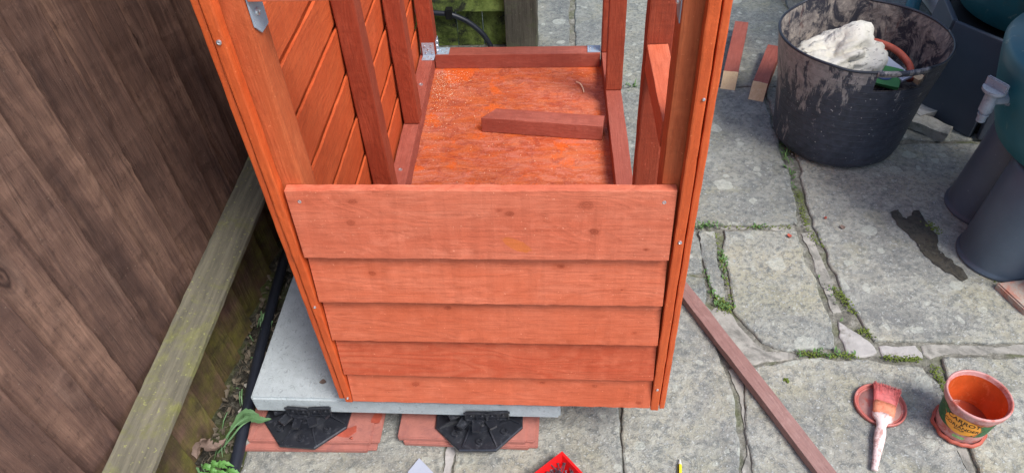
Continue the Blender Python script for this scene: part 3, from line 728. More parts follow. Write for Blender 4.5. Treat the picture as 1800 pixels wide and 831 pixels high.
# top front corners, on the inner faces of the posts
plate(basis((PL+.0002, .716, .900), (0, 1, 0), (0, 0, -1)) @ Matrix.Rotation(math.pi, 4, 'X') if False else basis((PL+.0002, .752, .858-.033+.07), (0, -1, 0), (0, 0, -1)) @ Matrix.Identity(4), .036, .080,
      [(.010, .028), (.022, .036), (.008, .046), (.021, .056)], .35)
plate(basis((PR-.0002, .718, .895), (0, 1, 0), (0, 0, -1)), .032, .072, [(.010, .028), (.022, .036), (.008, .046), (.021, .056)], .35)
# screws and nails
def screw(p, nrm, r=.0028, mat='steel', name='screw'):
    b = bmesh.new(); lathe(b, [(r, -.0005), (r*.9, .0010), (r*.5, .0014), (r*.35, .0006), (0, .0006)], 12)
    z = Vector(nrm).normalized(); q = z.to_track_quat('Z', 'Y').to_matrix().to_4x4()
    fin(name, b, M[mat], shed, Matrix.Translation(p) @ q)
screw((-.351, .6985, .590), (0, -1, 0)); screw((.120, .6985, .590), (0, -1, 0))
screw((-.379, .6925, .823), (0, -1, 0), .0032); screw((.146, .6925, .525), (0, -1, 0)); screw((.146, .6925, .19), (0, -1, 0), .0022)
screw((-.379, .6925, .385), (0, -1, 0), .0022); screw((-.379, .6925, .145), (0, -1, 0), .0024)
screw((-.393, 1.65, .1708), (0, 0, 1), .006); screw((-.386, 1.29, .1708), (0, 0, 1), .005)
screw((.148, .6925, .745), (0, -1, 0), .002)
# loose timber block on the floor, mitred left end
mw, L = frame((-.216, 1.518, .149), (.084, 1.478, .149))
o = fin('timber_offcut', prism(rect(.046, .042), L, cut0=.0, bev=.0014), M['plate'], mw=mw)
for v in o.data.vertices:
    if v.co.x < .02: v.co.x += (v.co.y+.023)*.75
tag(o, 'loose brownish red timber block lying on the orange shed floor', 'timber offcut', 'stained timber offcuts')
# sawdust on the shed floor
b = bmesh.new()
for i in range(900):
    if R.random() < .65: x = -.345+abs(R.gauss(0, .05)); y = 1.79-abs(R.gauss(0, .13))
    else: x = R.uniform(-.34, .11); y = R.uniform(.8, 1.79)
    s_ = R.uniform(.0005, .0018); a = R.uniform(0, 6.28)
    p = Vector(P(x, y, .1276)); u = Vector((math.cos(a), math.sin(a), .15))*s_; q = Vector((-math.sin(a), math.cos(a), .2))*s_*.6
    b.faces.new([b.verts.new(p+k) for k in (u, q, -u, -q)])
tag(fin('sawdust', b, M['sawdust']), 'pale sawdust scattered over the orange shed floor', 'sawdust', kind='stuff')
b = bmesh.new(); tube(b, spline([P(.045, 1.72, .130), P(.055, 1.705, .134), P(.062, 1.685, .132), P(.064, 1.67, .129)], 4), .0016, 6)
tag(fin('wood_shaving', b, M['sawdust']), 'curled wood shaving on the floor near the back rail', 'wood shaving')

# ------------------------------------------------------------------ timber lying on the paving
bt = timber('long_batten', (.185, 1.205, .0115), (.585, .35, .0115), .030, .018, M['batten'], None, jit=.0007)
tag(bt, 'long thin weathered batten lying diagonally on the paving beside the shed', 'batten')
def offcut(p0, p1, w, h, label):
    t = thing('painted_offcut', label, 'timber offcut', (p0[0], p0[1], 0), 'stained timber offcuts')
    mw, L = frame(p0, p1)
    fin('stained_length', prism(rect(w, h), L, cut0=.85, bev=.001), M['plate'], t, mw)
    b = bmesh.new(); e = .0008    # raw mitred end face
    pts = [(-.85*h/2, -w/2, -h/2), (-.85*h/2, w/2, -h/2), (.85*h/2, w/2, h/2), (.85*h/2, -w/2, h/2)]
    f = [b.verts.new((x-e, y, z)) for x, y, z in pts]; k = [b.verts.new((x+.002, y, z)) for x, y, z in pts]
    b.faces.new(f); b.faces.new(k[::-1])
    for i in range(4): b.faces.new((f[i], f[(i+1) % 4], k[(i+1) % 4], k[i]))
    fin('raw_cut_end', b, M['raw'], t, mw)
offcut((.470, 1.895, .0200), (.556, 2.215, .0200), .042, .040, 'stained offcut with a pale mitred end, the one nearer the shed')
offcut((.542, 1.835, .0200), (.630, 2.06, .0200), .042, .040, 'stained offcut with a pale mitred end poking out beside the black tub')

# ------------------------------------------------------------------ rubber tub with rubbish
TC = Vector((.710, 1.650, 0))
tub = thing('rubber_tub', 'black muddy flexible rubber tub full of rubbish standing on the paving', 'tub', TC)
Hd = rad(-78)
def tubr(r, z, a):
    d = (a-Hd+math.pi) % (2*math.pi)-math.pi
    d2 = (a-Hd) % (2*math.pi)-math.pi
    k = max(0, z-.05)/.25
    bump_ = math.exp(-(d2/.36)**2)
    rr = r*(1+.045*k*math.cos(2*(a-rad(-14))))
    zz = z+.020*bump_*max(0, (z-.24)/.06)-.004*math.exp(-((abs(d)-.62)/.2)**2)*max(0, (z-.24)/.06)
    return rr, zz
outer = [(0, .003), (.126, .003), (.143, .004), (.155, .012), (.160, .028), (.163, .06), (.167, .11), (.171, .16), (.177, .20), (.182, .235), (.184, .250), (.186, .270), (.188, .288), (.190, .300)]
inner = [(.1865, .301), (.184, .288), (.182, .270), (.180, .25), (.178, .235), (.172, .2), (.166, .16), (.161, .11), (.157, .06), (.150, .025), (0, .02)]
b = bmesh.new(); N = 120
ro = lathe(b, [(.001 if r == 0 else r, z) for r, z in outer], N, tubr)
b.faces.ensure_lookup_table()
def hole_faces(rings, i0, i1):
    kill = []
    for i in range(i0, i1):
        for j in range(N):
            a = 2*math.pi*(j+.5)/N
            for H2 in (Hd,):
                d = (a-H2+math.pi) % (2*math.pi)-math.pi
                if abs(d) < .30:
                    vs = {rings[i][j], rings[i][(j+1) % N], rings[i+1][j], rings[i+1][(j+1) % N]}
                    for f in rings[i][j].link_faces:
                        if set(f.verts) == vs: kill.append(f)
    return kill
kill = hole_faces(ro, 10, 12)
bmesh.ops.delete(b, geom=list(set(kill)), context='FACES')
fin('tub_wall', b, M['tub'], tub, Matrix.Translation(TC), smooth=True)
b = bmesh.new(); ri = lathe(b, [(.001 if r == 0 else r, z) for r, z in inner], N, tubr)
kill = hole_faces(ri, 1, 3); bmesh.ops.delete(b, geom=list(set(kill)), context='FACES')
fin('tub_lining', b, M['tubin'], tub, Matrix.Translation(TC), smooth=True)
b = bmesh.new(); pts = []
for i in range(N+1):
    a = 2*math.pi*i/N; rr, zz = tubr(.1885, .3005, a); pts.append((rr*math.cos(a), rr*math.sin(a), zz))
tube(b, pts, .0034, 8); fin('rim', b, M['hose'], tub, Matrix.Translation(TC), smooth=True)
# thick handle bar over the opening
for H2 in (Hd,):
    b = bmesh.new(); pts = []
    for i in range(15):
        a = H2-.33+.66*i/14; rr, zz = tubr(.189, .298, a); pts.append((rr*math.cos(a), rr*math.sin(a), zz))
    tube(b, pts, .0062, 10); fin('handle', b, M['tub'], tub, Matrix.Translation(TC), smooth=True)
# rubbish inside
b = bmesh.new(); lathe(b, [(.168, .168), (.10, .175), (.001, .178)], 40)
for v in b.verts: v.co.z += noise.noise(v.co*30)*.014
tag(fin('rubble', b, M['tubin'], mw=Matrix.Translation(TC), smooth=True), 'dusty rubble filling the bottom of the black tub', 'rubble', kind='stuff')
b = bmesh.new(); bmesh.ops.create_icosphere(b, subdivisions=5, radius=1)
for v in b.verts:
    d = v.co.normalized(); q = d*1.0
    r_ = 1+.30*noise.noise(d*1.3+Vector((4, 1, 2)))
    for fq, am, sd in ((1.1, .22, 3), (2.1, .12, 8), (4.5, .035, 5)):
        rid = abs(noise.noise(Vector((d.x*fq, d.y*fq*1.7, d.z*fq))+Vector((sd, 3, 1)))); r_ -= am*(1-min(1, rid*3.2))**2
    r_ += .05*noise.cell(d*5)*0+.03*abs(noise.noise(d*7))
    v.co = Vector((d.x*.118*r_, d.y*.098*r_, d.z*.072*r_*(1+.5*max(0, d.x+.2))))
tag(fin('plaster_bag', b, M['bag'], mw=Matrix.Translation((.668, 1.668, .210)) @ Matrix.Rotation(.3, 4, 'Z'), smooth=True),
    'crumpled off-white printed paper bag stuffed in the black tub', 'bag')
b = bmesh.new(); tube(b, spline([(.735, 1.745, .225), (.775, 1.725, .235), (.815, 1.685, .232), (.838, 1.64, .215), (.83, 1.60, .2)], 6), .0085, 12)
tag(fin('orange_tool_handle', b, M['stain'], smooth=True), 'curved orange brown handle among the rubbish in the tub', 'tool handle')
mw, L = frame((.760, 1.70, .222), (.818, 1.588, .210), (-.2, 0, 1))
tag(fin('white_packet', prism(rect(.032, .008), L, seg=.02, jit=.0015), M['paper'], mw=mw), 'flattened white packet between bag and handle in the tub', 'packet')
gp = thing('green_packet', 'green packet with a blue oval seen through the tub handle', 'packet', (.765, 1.62, .2))
mw, L = frame((.722, 1.625, .213), (.805, 1.592, .205), (-.1, -.35, 1))
fin('packet_body', prism(rect(.06, .01), L, seg=.02, jit=.001), M['green'], gp, mw)
b = bmesh.new(); lathe(b, [(.0135, 0), (.012, .0015), (.0005, .0015)], 24)
for v in b.verts: v.co.x *= 1.5
fin('blue_oval', b, plain('blue_print', S(60, 84, 126), .5), gp, mw @ Matrix.Translation((.048, -.004, .0055)))
for i, (x, y, l_, a, mt, lb) in enumerate((( .80, 1.735, .07, 1.0, 'plate', 'reddish timber scrap standing against the back wall inside the tub'), (.655, 1.755, .05, .3, 'mortar', 'pale rubble lump behind the bag in the tub'), (.85, 1.61, .035, 2.0, 'raw', 'small pale wood scrap near the tub handle'))):
    rock('rubbish_scrap', (x, y, .20), (l_, .022, .016), a, M[mt], lb, 'scrap')
# green bucket and pipe behind
b = bmesh.new(); lathe(b, [(.001, 0), (.05, 0), (.062, .12), (.064, .122), (.06, .12), (.048, .006), (.001, .006)], 32)
tag(fin('green_bucket', b, M['green'], mw=Matrix.Translation((.785, 2.49, 0)), smooth=True), 'green plastic bucket just peeking in behind the tub', 'bucket')
b = bmesh.new(); tube(b, [(1.08, 2.22, .02), (1.16, 2.40, .05), (1.22, 2.55, .1)], .022, 16)
tag(fin('dark_teal_pipe', b, M['butt'], smooth=True), 'dark teal pipe lying behind the black tub by the white wall', 'pipe')

# ------------------------------------------------------------------ water butts and stands
def fluted(t, c, h, lobes, R0, r1, mat, flare=.10):
    outl = []
    n = 240
    for i in range(n):
        a = 2*math.pi*i/n; best = R0*.9
        for k in range(lobes[0]):
            b_ = rad(lobes[1]+360/lobes[0]*k); d = (a-b_+math.pi) % (2*math.pi)-math.pi
            s2 = r1*r1-(R0*math.sin(d))**2
            if s2 > 0 and math.cos(d) > 0: best = max(best, R0*math.cos(d)+math.sqrt(s2))
        outl.append((a, best))
    b = bmesh.new(); rings = []
    for (z, s_) in ((0, 1.012), (.003, 1.022), (.007, 1.022), (.010, 1.002), (.016, 1.0), (h*.5, 1-.04), (h-.012, 1-.08), (h-.003, 1-.10), (h, 1-.13)):
        rings.append([b.verts.new((math.cos(a)*r_*s_, math.sin(a)*r_*s_, z)) for a, r_ in outl])
    for p, q in zip(rings, rings[1:]):
        for j in range(n): b.faces.new((p[j], p[(j+1) % n], q[(j+1) % n], q[j]))
    b.faces.new(rings[-1])
    fin('stand_shell', b, mat, t, Matrix.Translation(c), smooth=True)
st1 = thing('water_butt_stand', 'slate grey fluted plastic stand under the nearer water butt with tap', 'stand', (1.138, 1.243, 0), 'water butt stands')
fluted(st1, (1.138, 1.243, 0), .25, (7, 143), .188, .084, M['stand'])
st2 = thing('water_butt_stand', 'darker slate plastic stand with flat slotted panels behind the tap', 'stand', (1.19, 1.80, 0), 'water butt stands')
c2 = Vector((1.185, 1.825, 0)); a0 = math.atan2(1.70-1.825, 1.01-1.185)
n8 = 8
b = bmesh.new(); lathe(b, [(.20, 0), (.185, .25), (.001, .252)], 48); fin('stand_core', b, M['black'], st2, Matrix.Translation(c2))
for k in range(8):
    a = a0+k*2*math.pi/8; d = Vector((math.cos(a), math.sin(a), 0)); q = Vector((-d.y, d.x, 0))
    r_ = .213; wd = .160
    mw, L = frame(c2+d*r_, c2+d*(r_-.017)+Vector((0, 0, .262)), d)
    fin('stand_panel', prism([(-wd/2, -.01), (wd/2, -.01), (wd/2-.002, .004), (-wd/2+.002, .004)], L, seg=.1, jit=0, bev=.003), M['stand2'], st2, mw)
    mw, L = frame(c2+(d*math.cos(math.pi/8)+q*math.sin(math.pi/8))*(r_+.001), c2+(d*math.cos(math.pi/8)+q*math.sin(math.pi/8))*(r_-.013)+Vector((0, 0, .25)), d+q*.4)
def butt(c, prof, label, tapat=None):
    t = thing('water_butt', label, 'water butt', c, 'teal water butts')
    b = bmesh.new(); lathe(b, prof, 72); fin('barrel', b, M['butt'], t, Matrix.Translation(c), smooth=True)
    return t
b1 = butt((1.225, 1.835, .263), [(.001, 0), (.195, 0), (.205, .006), (.22, .06), (.24, .15), (.25, .3), (.25, .5), (.26, .52), (.24, .6), (.001, .61)], 'farther teal water butt at the top right corner')
b2 = butt((1.100, 1.255, .251), [(.001, 0), (.20, 0), (.216, .008), (.232, .05), (.250, .11), (.262, .165), (.266, .19), (.258, .203), (.232, .212), (.226, .222), (.232, .30), (.24, .45), (.001, .46)], 'nearer teal water butt with a grey tap on its side')
# tap
tap = thing('grey_tap', 'tap', 'tap', (.86, 1.21, .33)) if False else b2
def on(p, q, r, name, par, n=20, taper=None):
    b = bmesh.new(); tube(b, [p, q], r, n, taper); return fin(name, b, M['tap'], par, smooth=False)
tx, ty, tz = .855, 1.265, .370
sp = on((tx+.02, ty-.004, tz), (tx-.042, ty-.012, tz), .0105, 'tap', b2)
on((tx-.006, ty-.008, tz), (tx-.0, ty-.008, tz), .014, 'collar', sp)
on((tx-.040, ty-.012, tz+.018), (tx-.040, ty-.012, tz-.024), .0125, 'tap_body', sp)
on((tx-.040, ty-.012, tz-.024), (tx-.040, ty-.012, tz-.048), .0085, 'spout', sp)
on((tx-.040, ty-.012, tz-.030), (tx-.040, ty-.012, tz-.034), .0105, 'spout_ring', sp)
b = bmesh.new(); lathe(b, [(.001, 0), (.019, 0), (.021, .003), (.021, .008), (.001, .008)], 24)
box(b, -.0035, .0035, -.021, .021, .006, .026, .002)
for v in b.verts: v.co.y *= 1.1
fin('tap_handle', b, M['tap'], sp, Matrix.Translation((tx-.040, ty-.012, tz+.018)) @ Matrix.Rotation(.5, 4, 'Z'))

# ------------------------------------------------------------------ bricks and broken stones by the stands
rock('broken_stone', (.962, 1.668, .012), (.10, .045, .028), -.75, M['greymortar'], 'flat broken stone wedged at the foot of the dark stand, nearer the tap', 'stone')
rock('broken_stone', (.955, 1.735, .014), (.055, .06, .03), .4, M['mortar'], 'pale chipped stone between the tub and the dark stand', 'stone')
mw, L = frame((.907, 1.066, .008), (1.10, 1.03, .008)) 
b = bmesh.new(); vs = []
for z in (-.008, .016):
    for (x, y) in ((.905, 1.100), (.934, 1.020), (1.10, 1.055), (1.07, 1.13)): vs.append(b.verts.new((x, y, z)))
for f in ((3, 2, 1, 0), (4, 5, 6, 7), (0, 1, 5, 4), (1, 2, 6, 5), (2, 3, 7, 6), (3, 0, 4, 7)): b.faces.new([vs[i] for i in f])
bmesh.ops.bevel(b, geom=list(b.edges), offset=.003, segments=2, affect='EDGES')
tag(fin('brick', b, plain('worn_red_brick', S(178, 120, 102), .9, .2, 0, .2, 24, .7, S(172, 168, 156), .85, 26, .40, .56)), 'worn red brick lying at the edge of the slate grey stand', 'brick')

# ------------------------------------------------------------------ paint pot, brush and lid
PC = Vector((.706, .757, .002))
pot = thing('soup_tub', 'orange stained plastic soup tub of wood stain with a carrot and coriander label', 'tub', PC)
b = bmesh.new(); lathe(b, [(.001, .002), (.036, .0), (.039, .003), (.0405, .02), (.0435, .05), (.0468, .082), (.0475, .084)], 64); fin('pot_wall', b, M['pot'], pot, Matrix.Translation(PC), smooth=True)
b = bmesh.new(); lathe(b, [(.0475, .084), (.0505, .084), (.0515, .087), (.0515, .094), (.0525, .096), (.0525, .100), (.0500, .1015), (.0485, .099), (.0480, .094), (.0465, .092)], 64); fin('pot_rim', b, M['pot'], pot, Matrix.Translation(PC), smooth=True)
b = bmesh.new(); lathe(b, [(.0466, .0925), (.0455, .08), (.0418, .05), (.0388, .02), (.037, .006), (.001, .005)], 64); fin('pot_lining', b, M['potin'], pot, Matrix.Translation(PC), smooth=True)
b = bmesh.new(); lathe(b, [(.0393, .027), (.001, .027)], 48); fin('wood_stain', b, M['liquid'], pot, Matrix.Translation(PC))
b = bmesh.new(); lathe(b, [(.0375, 0), (.0435, .0005), (.0450, .004), (.0435, .0075), (.0400, .008)], 64)
for v in b.verts:
    a = math.atan2(v.co.y, v.co.x); f = 1+.09*noise.noise(Vector((math.cos(a)*3, math.sin(a)*3, 1))); v.co.x *= f; v.co.y *= f
fin('drip_skirt', b, M['stain'], pot, Matrix.Translation(PC), smooth=True)
def rp(z): return .0405+(z-.02)*(.0468-.0405)/.062
LA = rad(-128)
def wrap(u, v, off):   # u metres round, v height
    r_ = rp(v)+off; a = LA+u/.044; return (r_*math.cos(a), r_*math.sin(a), v)
b = bmesh.new(); cols = []
for i in range(60):
    a = -1.9+3.8*i/59; u = a*.044; v0 = .032; v1 = .074+.004*math.sin(a*5)
    cols.append([b.verts.new(wrap(u, v0+(v1-v0)*k/6, .0003)) for k in range(7)])
for p, q in zip(cols, cols[1:]):
    for k in range(6): b.faces.new((p[k], q[k], q[k+1], p[k+1]))
lab = fin('label_band', b, M['leafprint'], pot, Matrix.Translation(PC), smooth=True)
b = bmesh.new(); rings = []
for k in range(6):
    f = k/5
    rings.append([b.verts.new(wrap(.0300*max(f, .01)*math.cos(2*math.pi*i/48), .0545+.0235*max(f, .01)*math.sin(2*math.pi*i/48), .0006)) for i in range(48)])
for p, q in zip(rings, rings[1:]):
    for j in range(48): b.faces.new((p[j], p[(j+1) % 48], q[(j+1) % 48], q[j]))
fin('label_oval', b, M['ovalprint'], lab, Matrix.Translation(PC), smooth=True)
def text_mesh(s_, size, u0, v0, off=.0009, tilt=0):
    cu = bpy.data.curves.new('t', 'FONT'); cu.body = s_; cu.size = size; cu.align_x = 'CENTER'; cu.offset = size*.012; cu.resolution_u = 3
    ob = bpy.data.objects.new('t', cu); C.objects.link(ob); dg = bpy.context.evaluated_depsgraph_get(); me = bpy.data.meshes.new_from_object(ob.evaluated_get(dg))
    b = bmesh.new(); b.from_mesh(me); bpy.data.objects.remove(ob)
    for v in b.verts:
        v.co = Vector(wrap(u0+v.co.x, v0+v.co.y, off))
    me2 = bpy.data.meshes.new('lettering'); b.to_mesh(me2); b.free(); bpy.data.meshes.remove(me)
    link('lettering', me2, M['ink'], lab, Matrix.Translation(PC))
text_mesh('CARROT', .0132, 0, .0630); text_mesh('&', .0080, 0, .0568); text_mesh('CORIANDER', .0104, 0, .0478); text_mesh('SOUP', .0068, 0, .0412); text_mesh('ready to heat', .0034, 0, .0405) if False else None
b = bmesh.new()
for i in range(9):
    u0 = -.006+i*.0016
cols = [[b.verts.new(wrap(-.004+.020*i/8, .0175+.008*k, .0004)) for k in range(2)] for i in range(9)]
for p, q in zip(cols, cols[1:]): b.faces.new((p[0], q[0], q[1], p[1]))
fin('small_label', b, plain('small_label_print', S(150, 190, 120), .5, .3, 0, .5, 200, 0), pot, Matrix.Translation(PC))
LC = Vector((.581, .797, .001))
ld = thing('pot_lid', 'round stained plastic lid lying upside down on the paving under the brush', 'lid', LC)
b = bmesh.new(); lathe(b, [(.001, .0015), (.037, .0015), (.0385, .0028), (.0395, .0028), (.0405, .0015), (.0425, .0015), (.043, .007), (.0455, .0072), (.046, 0), (.001, 0)], 72)
fin('lid_disc', b, M['lid'], ld, Matrix.Translation(LC), smooth=True)
b = bmesh.new(); lathe(b, [(.0001, .0022), (.0368, .0020), (.037, .0014)], 64); fin('lid_centre', b, plain('smeared_lid_centre', S(176, 134, 124), .35, .5, 0, .2, 40, .3, S(178, 84, 64), .8, 34, .50, .62), ld, Matrix.Translation(LC), smooth=True)
# brush
tip = Vector((.602, .832, .014)); end = Vector((.531, .662, .008))
br = thing('paint_brush', 'paint-caked brush with red bristles resting across the round lid', 'paint brush', tip)
mw, L = frame(tip, end, (0, 0, 1))
def loft(secs, n=20, mat=None, name='', sq=3.0):
    b = bmesh.new(); rings = []
    for (x, w_, h_, z) in secs:
        ring = []
        for i in range(n):
            a = 2*math.pi*i/n; c_, s_ = math.cos(a), math.sin(a)
            f = (abs(c_)**sq+abs(s_)**sq)**(-1/sq); ring.append(b.verts.new((x, c_*f*w_/2, z+s_*f*h_/2)))
        rings.append(ring)
    for p, q in zip(rings, rings[1:]):
        for j in range(n): b.faces.new((p[j], p[(j+1) % n], q[(j+1) % n], q[j]))
    b.faces.new(rings[0][::-1]); b.faces.new(rings[-1])
    if name != 'bristle_core':
        for v in b.verts: v.co += Vector((0, noise.noise(v.co*160), noise.noise(v.co*160+Vector((3, 3, 3)))))*.0009
    return fin(name, b, mat, br, mw, smooth=True)
loft([(.004, .044, .007, -.002), (.02, .044, .011, -.001), (.045, .039, .014, 0)], 20, M['bristle'], 'bristle_core')
b = bmesh.new()
for i in range(420):   # separate bristle tips
    y0 = R.uniform(-.021, .021); z0 = R.uniform(-.005, .005); y1 = y0*1.12+R.uniform(-.002, .002)
    tube(b, [(.044, y0*.88, z0), (.02, y0, z0*.9), (R.uniform(-.005, .006), y1, z0*.6-.002)], .0007, 3, .0004)
o = fin('bristles', b, M['bristle'], br, mw); o['kind'] = 'stuff'
loft([(.042, .0385, .0155, 0), (.050, .0385, .016, 0), (.070, .036, .0165, .001)], 24, M['ferrule'], 'ferrule', 4)
loft([(.068, .038, .018, .001), (.076, .035, .018, .001), (.083, .021, .015, .001), (.092, .0155, .013, 0), (.105, .0185, .014, 0), (.120, .019, .014, 0), (.140, .0155, .0125, 0), (.160, .012, .011, 0), (.180, .0105, .010, .0), (L-.003, .0115, .0105, 0), (L, .009, .008, 0)], 20, M['handle'], 'brush_handle', 2.2)

# ------------------------------------------------------------------ tray of nails, pencil, paper
tc = Vector((-.013, .590, .002))
tr = thing('red_tray', 'small bright red plastic tray holding nails at the bottom edge', 'tray', tc)
b = bmesh.new(); hw = .052
o_ = [(hw, 0), (hw+.006, .028)]; ang = rad(45-3)
def sq(h_, z): return [Vector((x*h_, y*h_, z)) for x, y in ((-1, -1), (1, -1), (1, 1), (-1, 1))]
rs = [[b.verts.new(p) for p in sq(*q)] for q in ((hw-.010, 0), (hw, .030), (hw+.003, .030), (hw+.003, .028), (hw-.001, .027))]
ins = [[b.verts.new(p) for p in sq(*q)] for q in ((hw-.0015, .030), (hw-.012, .002))]
for seq in (rs[:4], ins):
    for p, q in zip(seq, seq[1:]):
        for j in range(4): b.faces.new((p[j], p[(j+1) % 4], q[(j+1) % 4], q[j]))
b.faces.new(ins[-1]); b.faces.new(rs[0][::-1])
for j in range(4): b.faces.new((rs[1][j], rs[1][(j+1) % 4], ins[0][(j+1) % 4], ins[0][j]))
fin('tray', b, M['red'], tr, Matrix.Translation(tc) @ Matrix.Rotation(ang, 4, 'Z'))
for k in range(90):
    a = R.uniform(0, 6.28); e = R.uniform(-.35, .35); d = Vector((math.cos(a)*math.cos(e), math.sin(a)*math.cos(e), math.sin(e)))
    rr_ = R.random()**.6*.036; th = R.uniform(0, 6.28)
    c_ = tc+Vector((math.cos(th)*rr_, math.sin(th)*rr_+.016, .014+R.random()*.034*(1-rr_/.045)))
    if k == 0:
        b = bmesh.new(); tube(b, [(-.014, 0, 0), (.013, 0, 0)], .0011, 6); tube(b, [(.013, 0, 0), (.0142, 0, 0)], .0026, 8); me = fin('nail', b, M['nail'], None); nm = me.data; nail0 = me
        o = nail0
    else:
        o = bpy.data.objects.new('nail', nm); C.objects.link(o)
    mwn, _ = frame(c_, c_+d*.02, (0.1, .2, 1)); o.matrix_world = mwn
    tag(o, 'dark steel nail heaped with others in the red tray', 'nail', 'nails in the red tray')
pc = thing('pencil', 'yellow and black striped pencil with a pale tip lying on the paving', 'pencil', (.2, .67, 0))
mw, L = frame((.2005, .674, .0045), (.186, .55, .0045))
b = bmesh.new(); tube(b, [(.011, 0, 0), (L, 0, 0)], .0038, 6); fin('pencil_body', b, M['yellow'], pc, mw)
for a in (40, 220):
    b = bmesh.new(); c_, s_ = math.cos(rad(a)), math.sin(rad(a)); box(b, .0112, L-.001, -.0009, .0009, .0028, .0038)
    fin('pencil_stripe', b, M['black'], pc, mw @ Matrix.Rotation(rad(a), 4, 'X'))
b = bmesh.new(); tube(b, [(.0108, 0, 0), (.0, 0, 0)], .0037, 10, .0008); fin('pencil_tip', b, M['white'], pc, mw)
b = bmesh.new(); vs = [b.verts.new(p) for p in ((-.268, .660, .006), (-.238, .633, .004), (-.225, .57, .002), (-.30, .57, .002), (-.284, .635, .004))]; b.faces.new(vs)
r_ = bmesh.ops.extrude_face_region(b, geom=list(b.faces)); bmesh.ops.translate(b, verts=[v for v in r_['geom'] if isinstance(v, bmesh.types.BMVert)], vec=(0, 0, .0012))
tag(fin('paper_scrap', b, M['paper']), 'pale grey sheet corner on the paving left of the red tray', 'paper')

# ------------------------------------------------------------------ hose, weeds, litter
b = bmesh.new(); tube(b, spline([(-.60, .45, .012), (-.602, .60, .013), (-.603, .648, .014), (-.618, .78, .022), (-.630, .88, .026), (-.640, .97, .026), (-.652, 1.10, .026), (-.660, 1.2, .024), (-.665, 1.5, .022), (-.67, 1.9, .02), (-.66, 2.1, .03)], 8), .0112, 16)
tag(fin('black_hose', b, M['hose'], smooth=True), 'black pipe running along the fence foot past the concrete slab', 'hose')
def leafblade(b, path, w_, fold=.3, up=Vector((0, 0, 1)), wav=0):
    path = [Vector(p) for p in path]; n = len(path); prev = None
    for i, p in enumerate(path):
        d = (path[min(i+1, n-1)]-path[max(i-1, 0)]).normalized(); s_ = d.cross(up).normalized(); t = i/(n-1)
        ww = w_*math.sin(math.pi*min(1, .08+t*.95))**.7*(1+wav*math.sin(i*2.4)); 
        cur = [b.verts.new(p+s_*ww+up*fold*ww), b.verts.new(p), b.verts.new(p-s_*ww+up*fold*ww)]
        if prev:
            b.faces.new((prev[0], prev[1], cur[1], cur[0])); b.faces.new((prev[1], prev[2], cur[2], cur[1]))
        prev = cur
wd = thing('trapped_weed', 'long green weed trapped under the left corner of the concrete slab', 'weed', (-.6, .70, 0))
b = bmesh.new(); tube(b, spline([(-.640, .665, .012), (-.625, .68, .035), (-.605, .70, .048), (-.58, .715, .052)], 6), .0020, 6)
tube(b, spline([(-.645, .655, .01), (-.62, .675, .03), (-.60, .695, .045), (-.575, .71, .05)], 6), .0018, 6); fin('stem', b, M['weed'], wd)
b = bmesh.new(); leafblade(b, spline([(-.610, .695, .046), (-.585, .706, .053), (-.565, .700, .054), (-.545, .705, .052)], 4), .0085, .25, wav=.2); fin('leaf', b, M['weed'], wd)
b = bmesh.new(); leafblade(b, spline([(-.625, .69, .03), (-.605, .712, .05), (-.59, .715, .054), (-.57, .712, .05)], 4), .008, .3, wav=.2); fin('leaf', b, M['weed'], wd)
w2 = thing('dandelion', 'bright green weed at the foot of the fence by the bottom edge', 'weed', (-.63, .62, .01))
for i in range(13):
    a = R.uniform(-.6, 3.7) if i > 3 else R.uniform(-.3, .4); l_ = R.uniform(.02, .042); p0 = Vector((-.635+R.uniform(-.02, .02), .612+R.uniform(-.01, .012), .012)); d = Vector((math.cos(a), math.sin(a)*.7-.15, 0))
    b = bmesh.new(); leafblade(b, spline([p0, p0+d*l_*.4+Vector((0, 0, .02)), p0+d*l_*.8+Vector((0, 0, .022)), p0+d*l_*1.1+Vector((0, 0, .012))], 5), R.uniform(.003, .006), .3, wav=.35)
    fin('leaf', b, M['weed2'], w2)
b = bmesh.new(); leafblade(b, spline([(-.665, .672, .03), (-.655, .655, .045), (-.64, .648, .04), (-.632, .660, .032), (-.625, .672, .036)], 5), .010, .7, wav=.3)
leafblade(b, spline([(-.665, .672, .03), (-.672, .650, .035), (-.668, .632, .03)], 4), .009, .5, wav=.3)
tag(fin('dead_leaf', b, M['deadleaf']), 'curled grey brown dead leaf at the fence foot above the dandelion', 'dead leaf')
b = bmesh.new()
for i in range(420):
    y = R.uniform(.60, 1.3) if R.random() < .8 else R.uniform(1.3, 2.1); x = -.664-.02*(y-.6)+R.random()**1.2*.055
    a = R.uniform(0, 6.28); l_ = R.uniform(.006, .03); d = Vector((math.cos(a)*.6, math.sin(a), R.uniform(-.1, .3)))
    if R.random() < .55: tube(b, [Vector((x, y, .012)), Vector((x, y, .015))+d*l_*.5, Vector((x, y, .012))+d*l_], R.uniform(.0004, .0012), 4)
    else: leafblade(b, [Vector((x, y, .019)), Vector((x, y, .022))+d*l_*.3, Vector((x, y, .023))+d*l_*.5, Vector((x, y, .019))+d*l_*.7], R.uniform(.002, .006), .4)
tag(fin('leaf_litter', b, M['twig']), 'twigs and dead leaves littering the soil at the fence foot', 'leaf litter', kind='stuff')
b = bmesh.new()
for i in range(26):
    y = R.uniform(.60, 1.0); x = -.662+R.random()*.04
    a = R.uniform(0, 6.28); l_ = R.uniform(.02, .05); d = Vector((math.cos(a)*.4, abs(math.sin(a)), R.uniform(.0, .4)))
    leafblade(b, [Vector((x, y, .016)), Vector((x, y, .026))+d*l_*.4, Vector((x, y, .026))+d*l_*.8, Vector((x, y, .018))+d*l_], R.uniform(.0008, .002), .3)
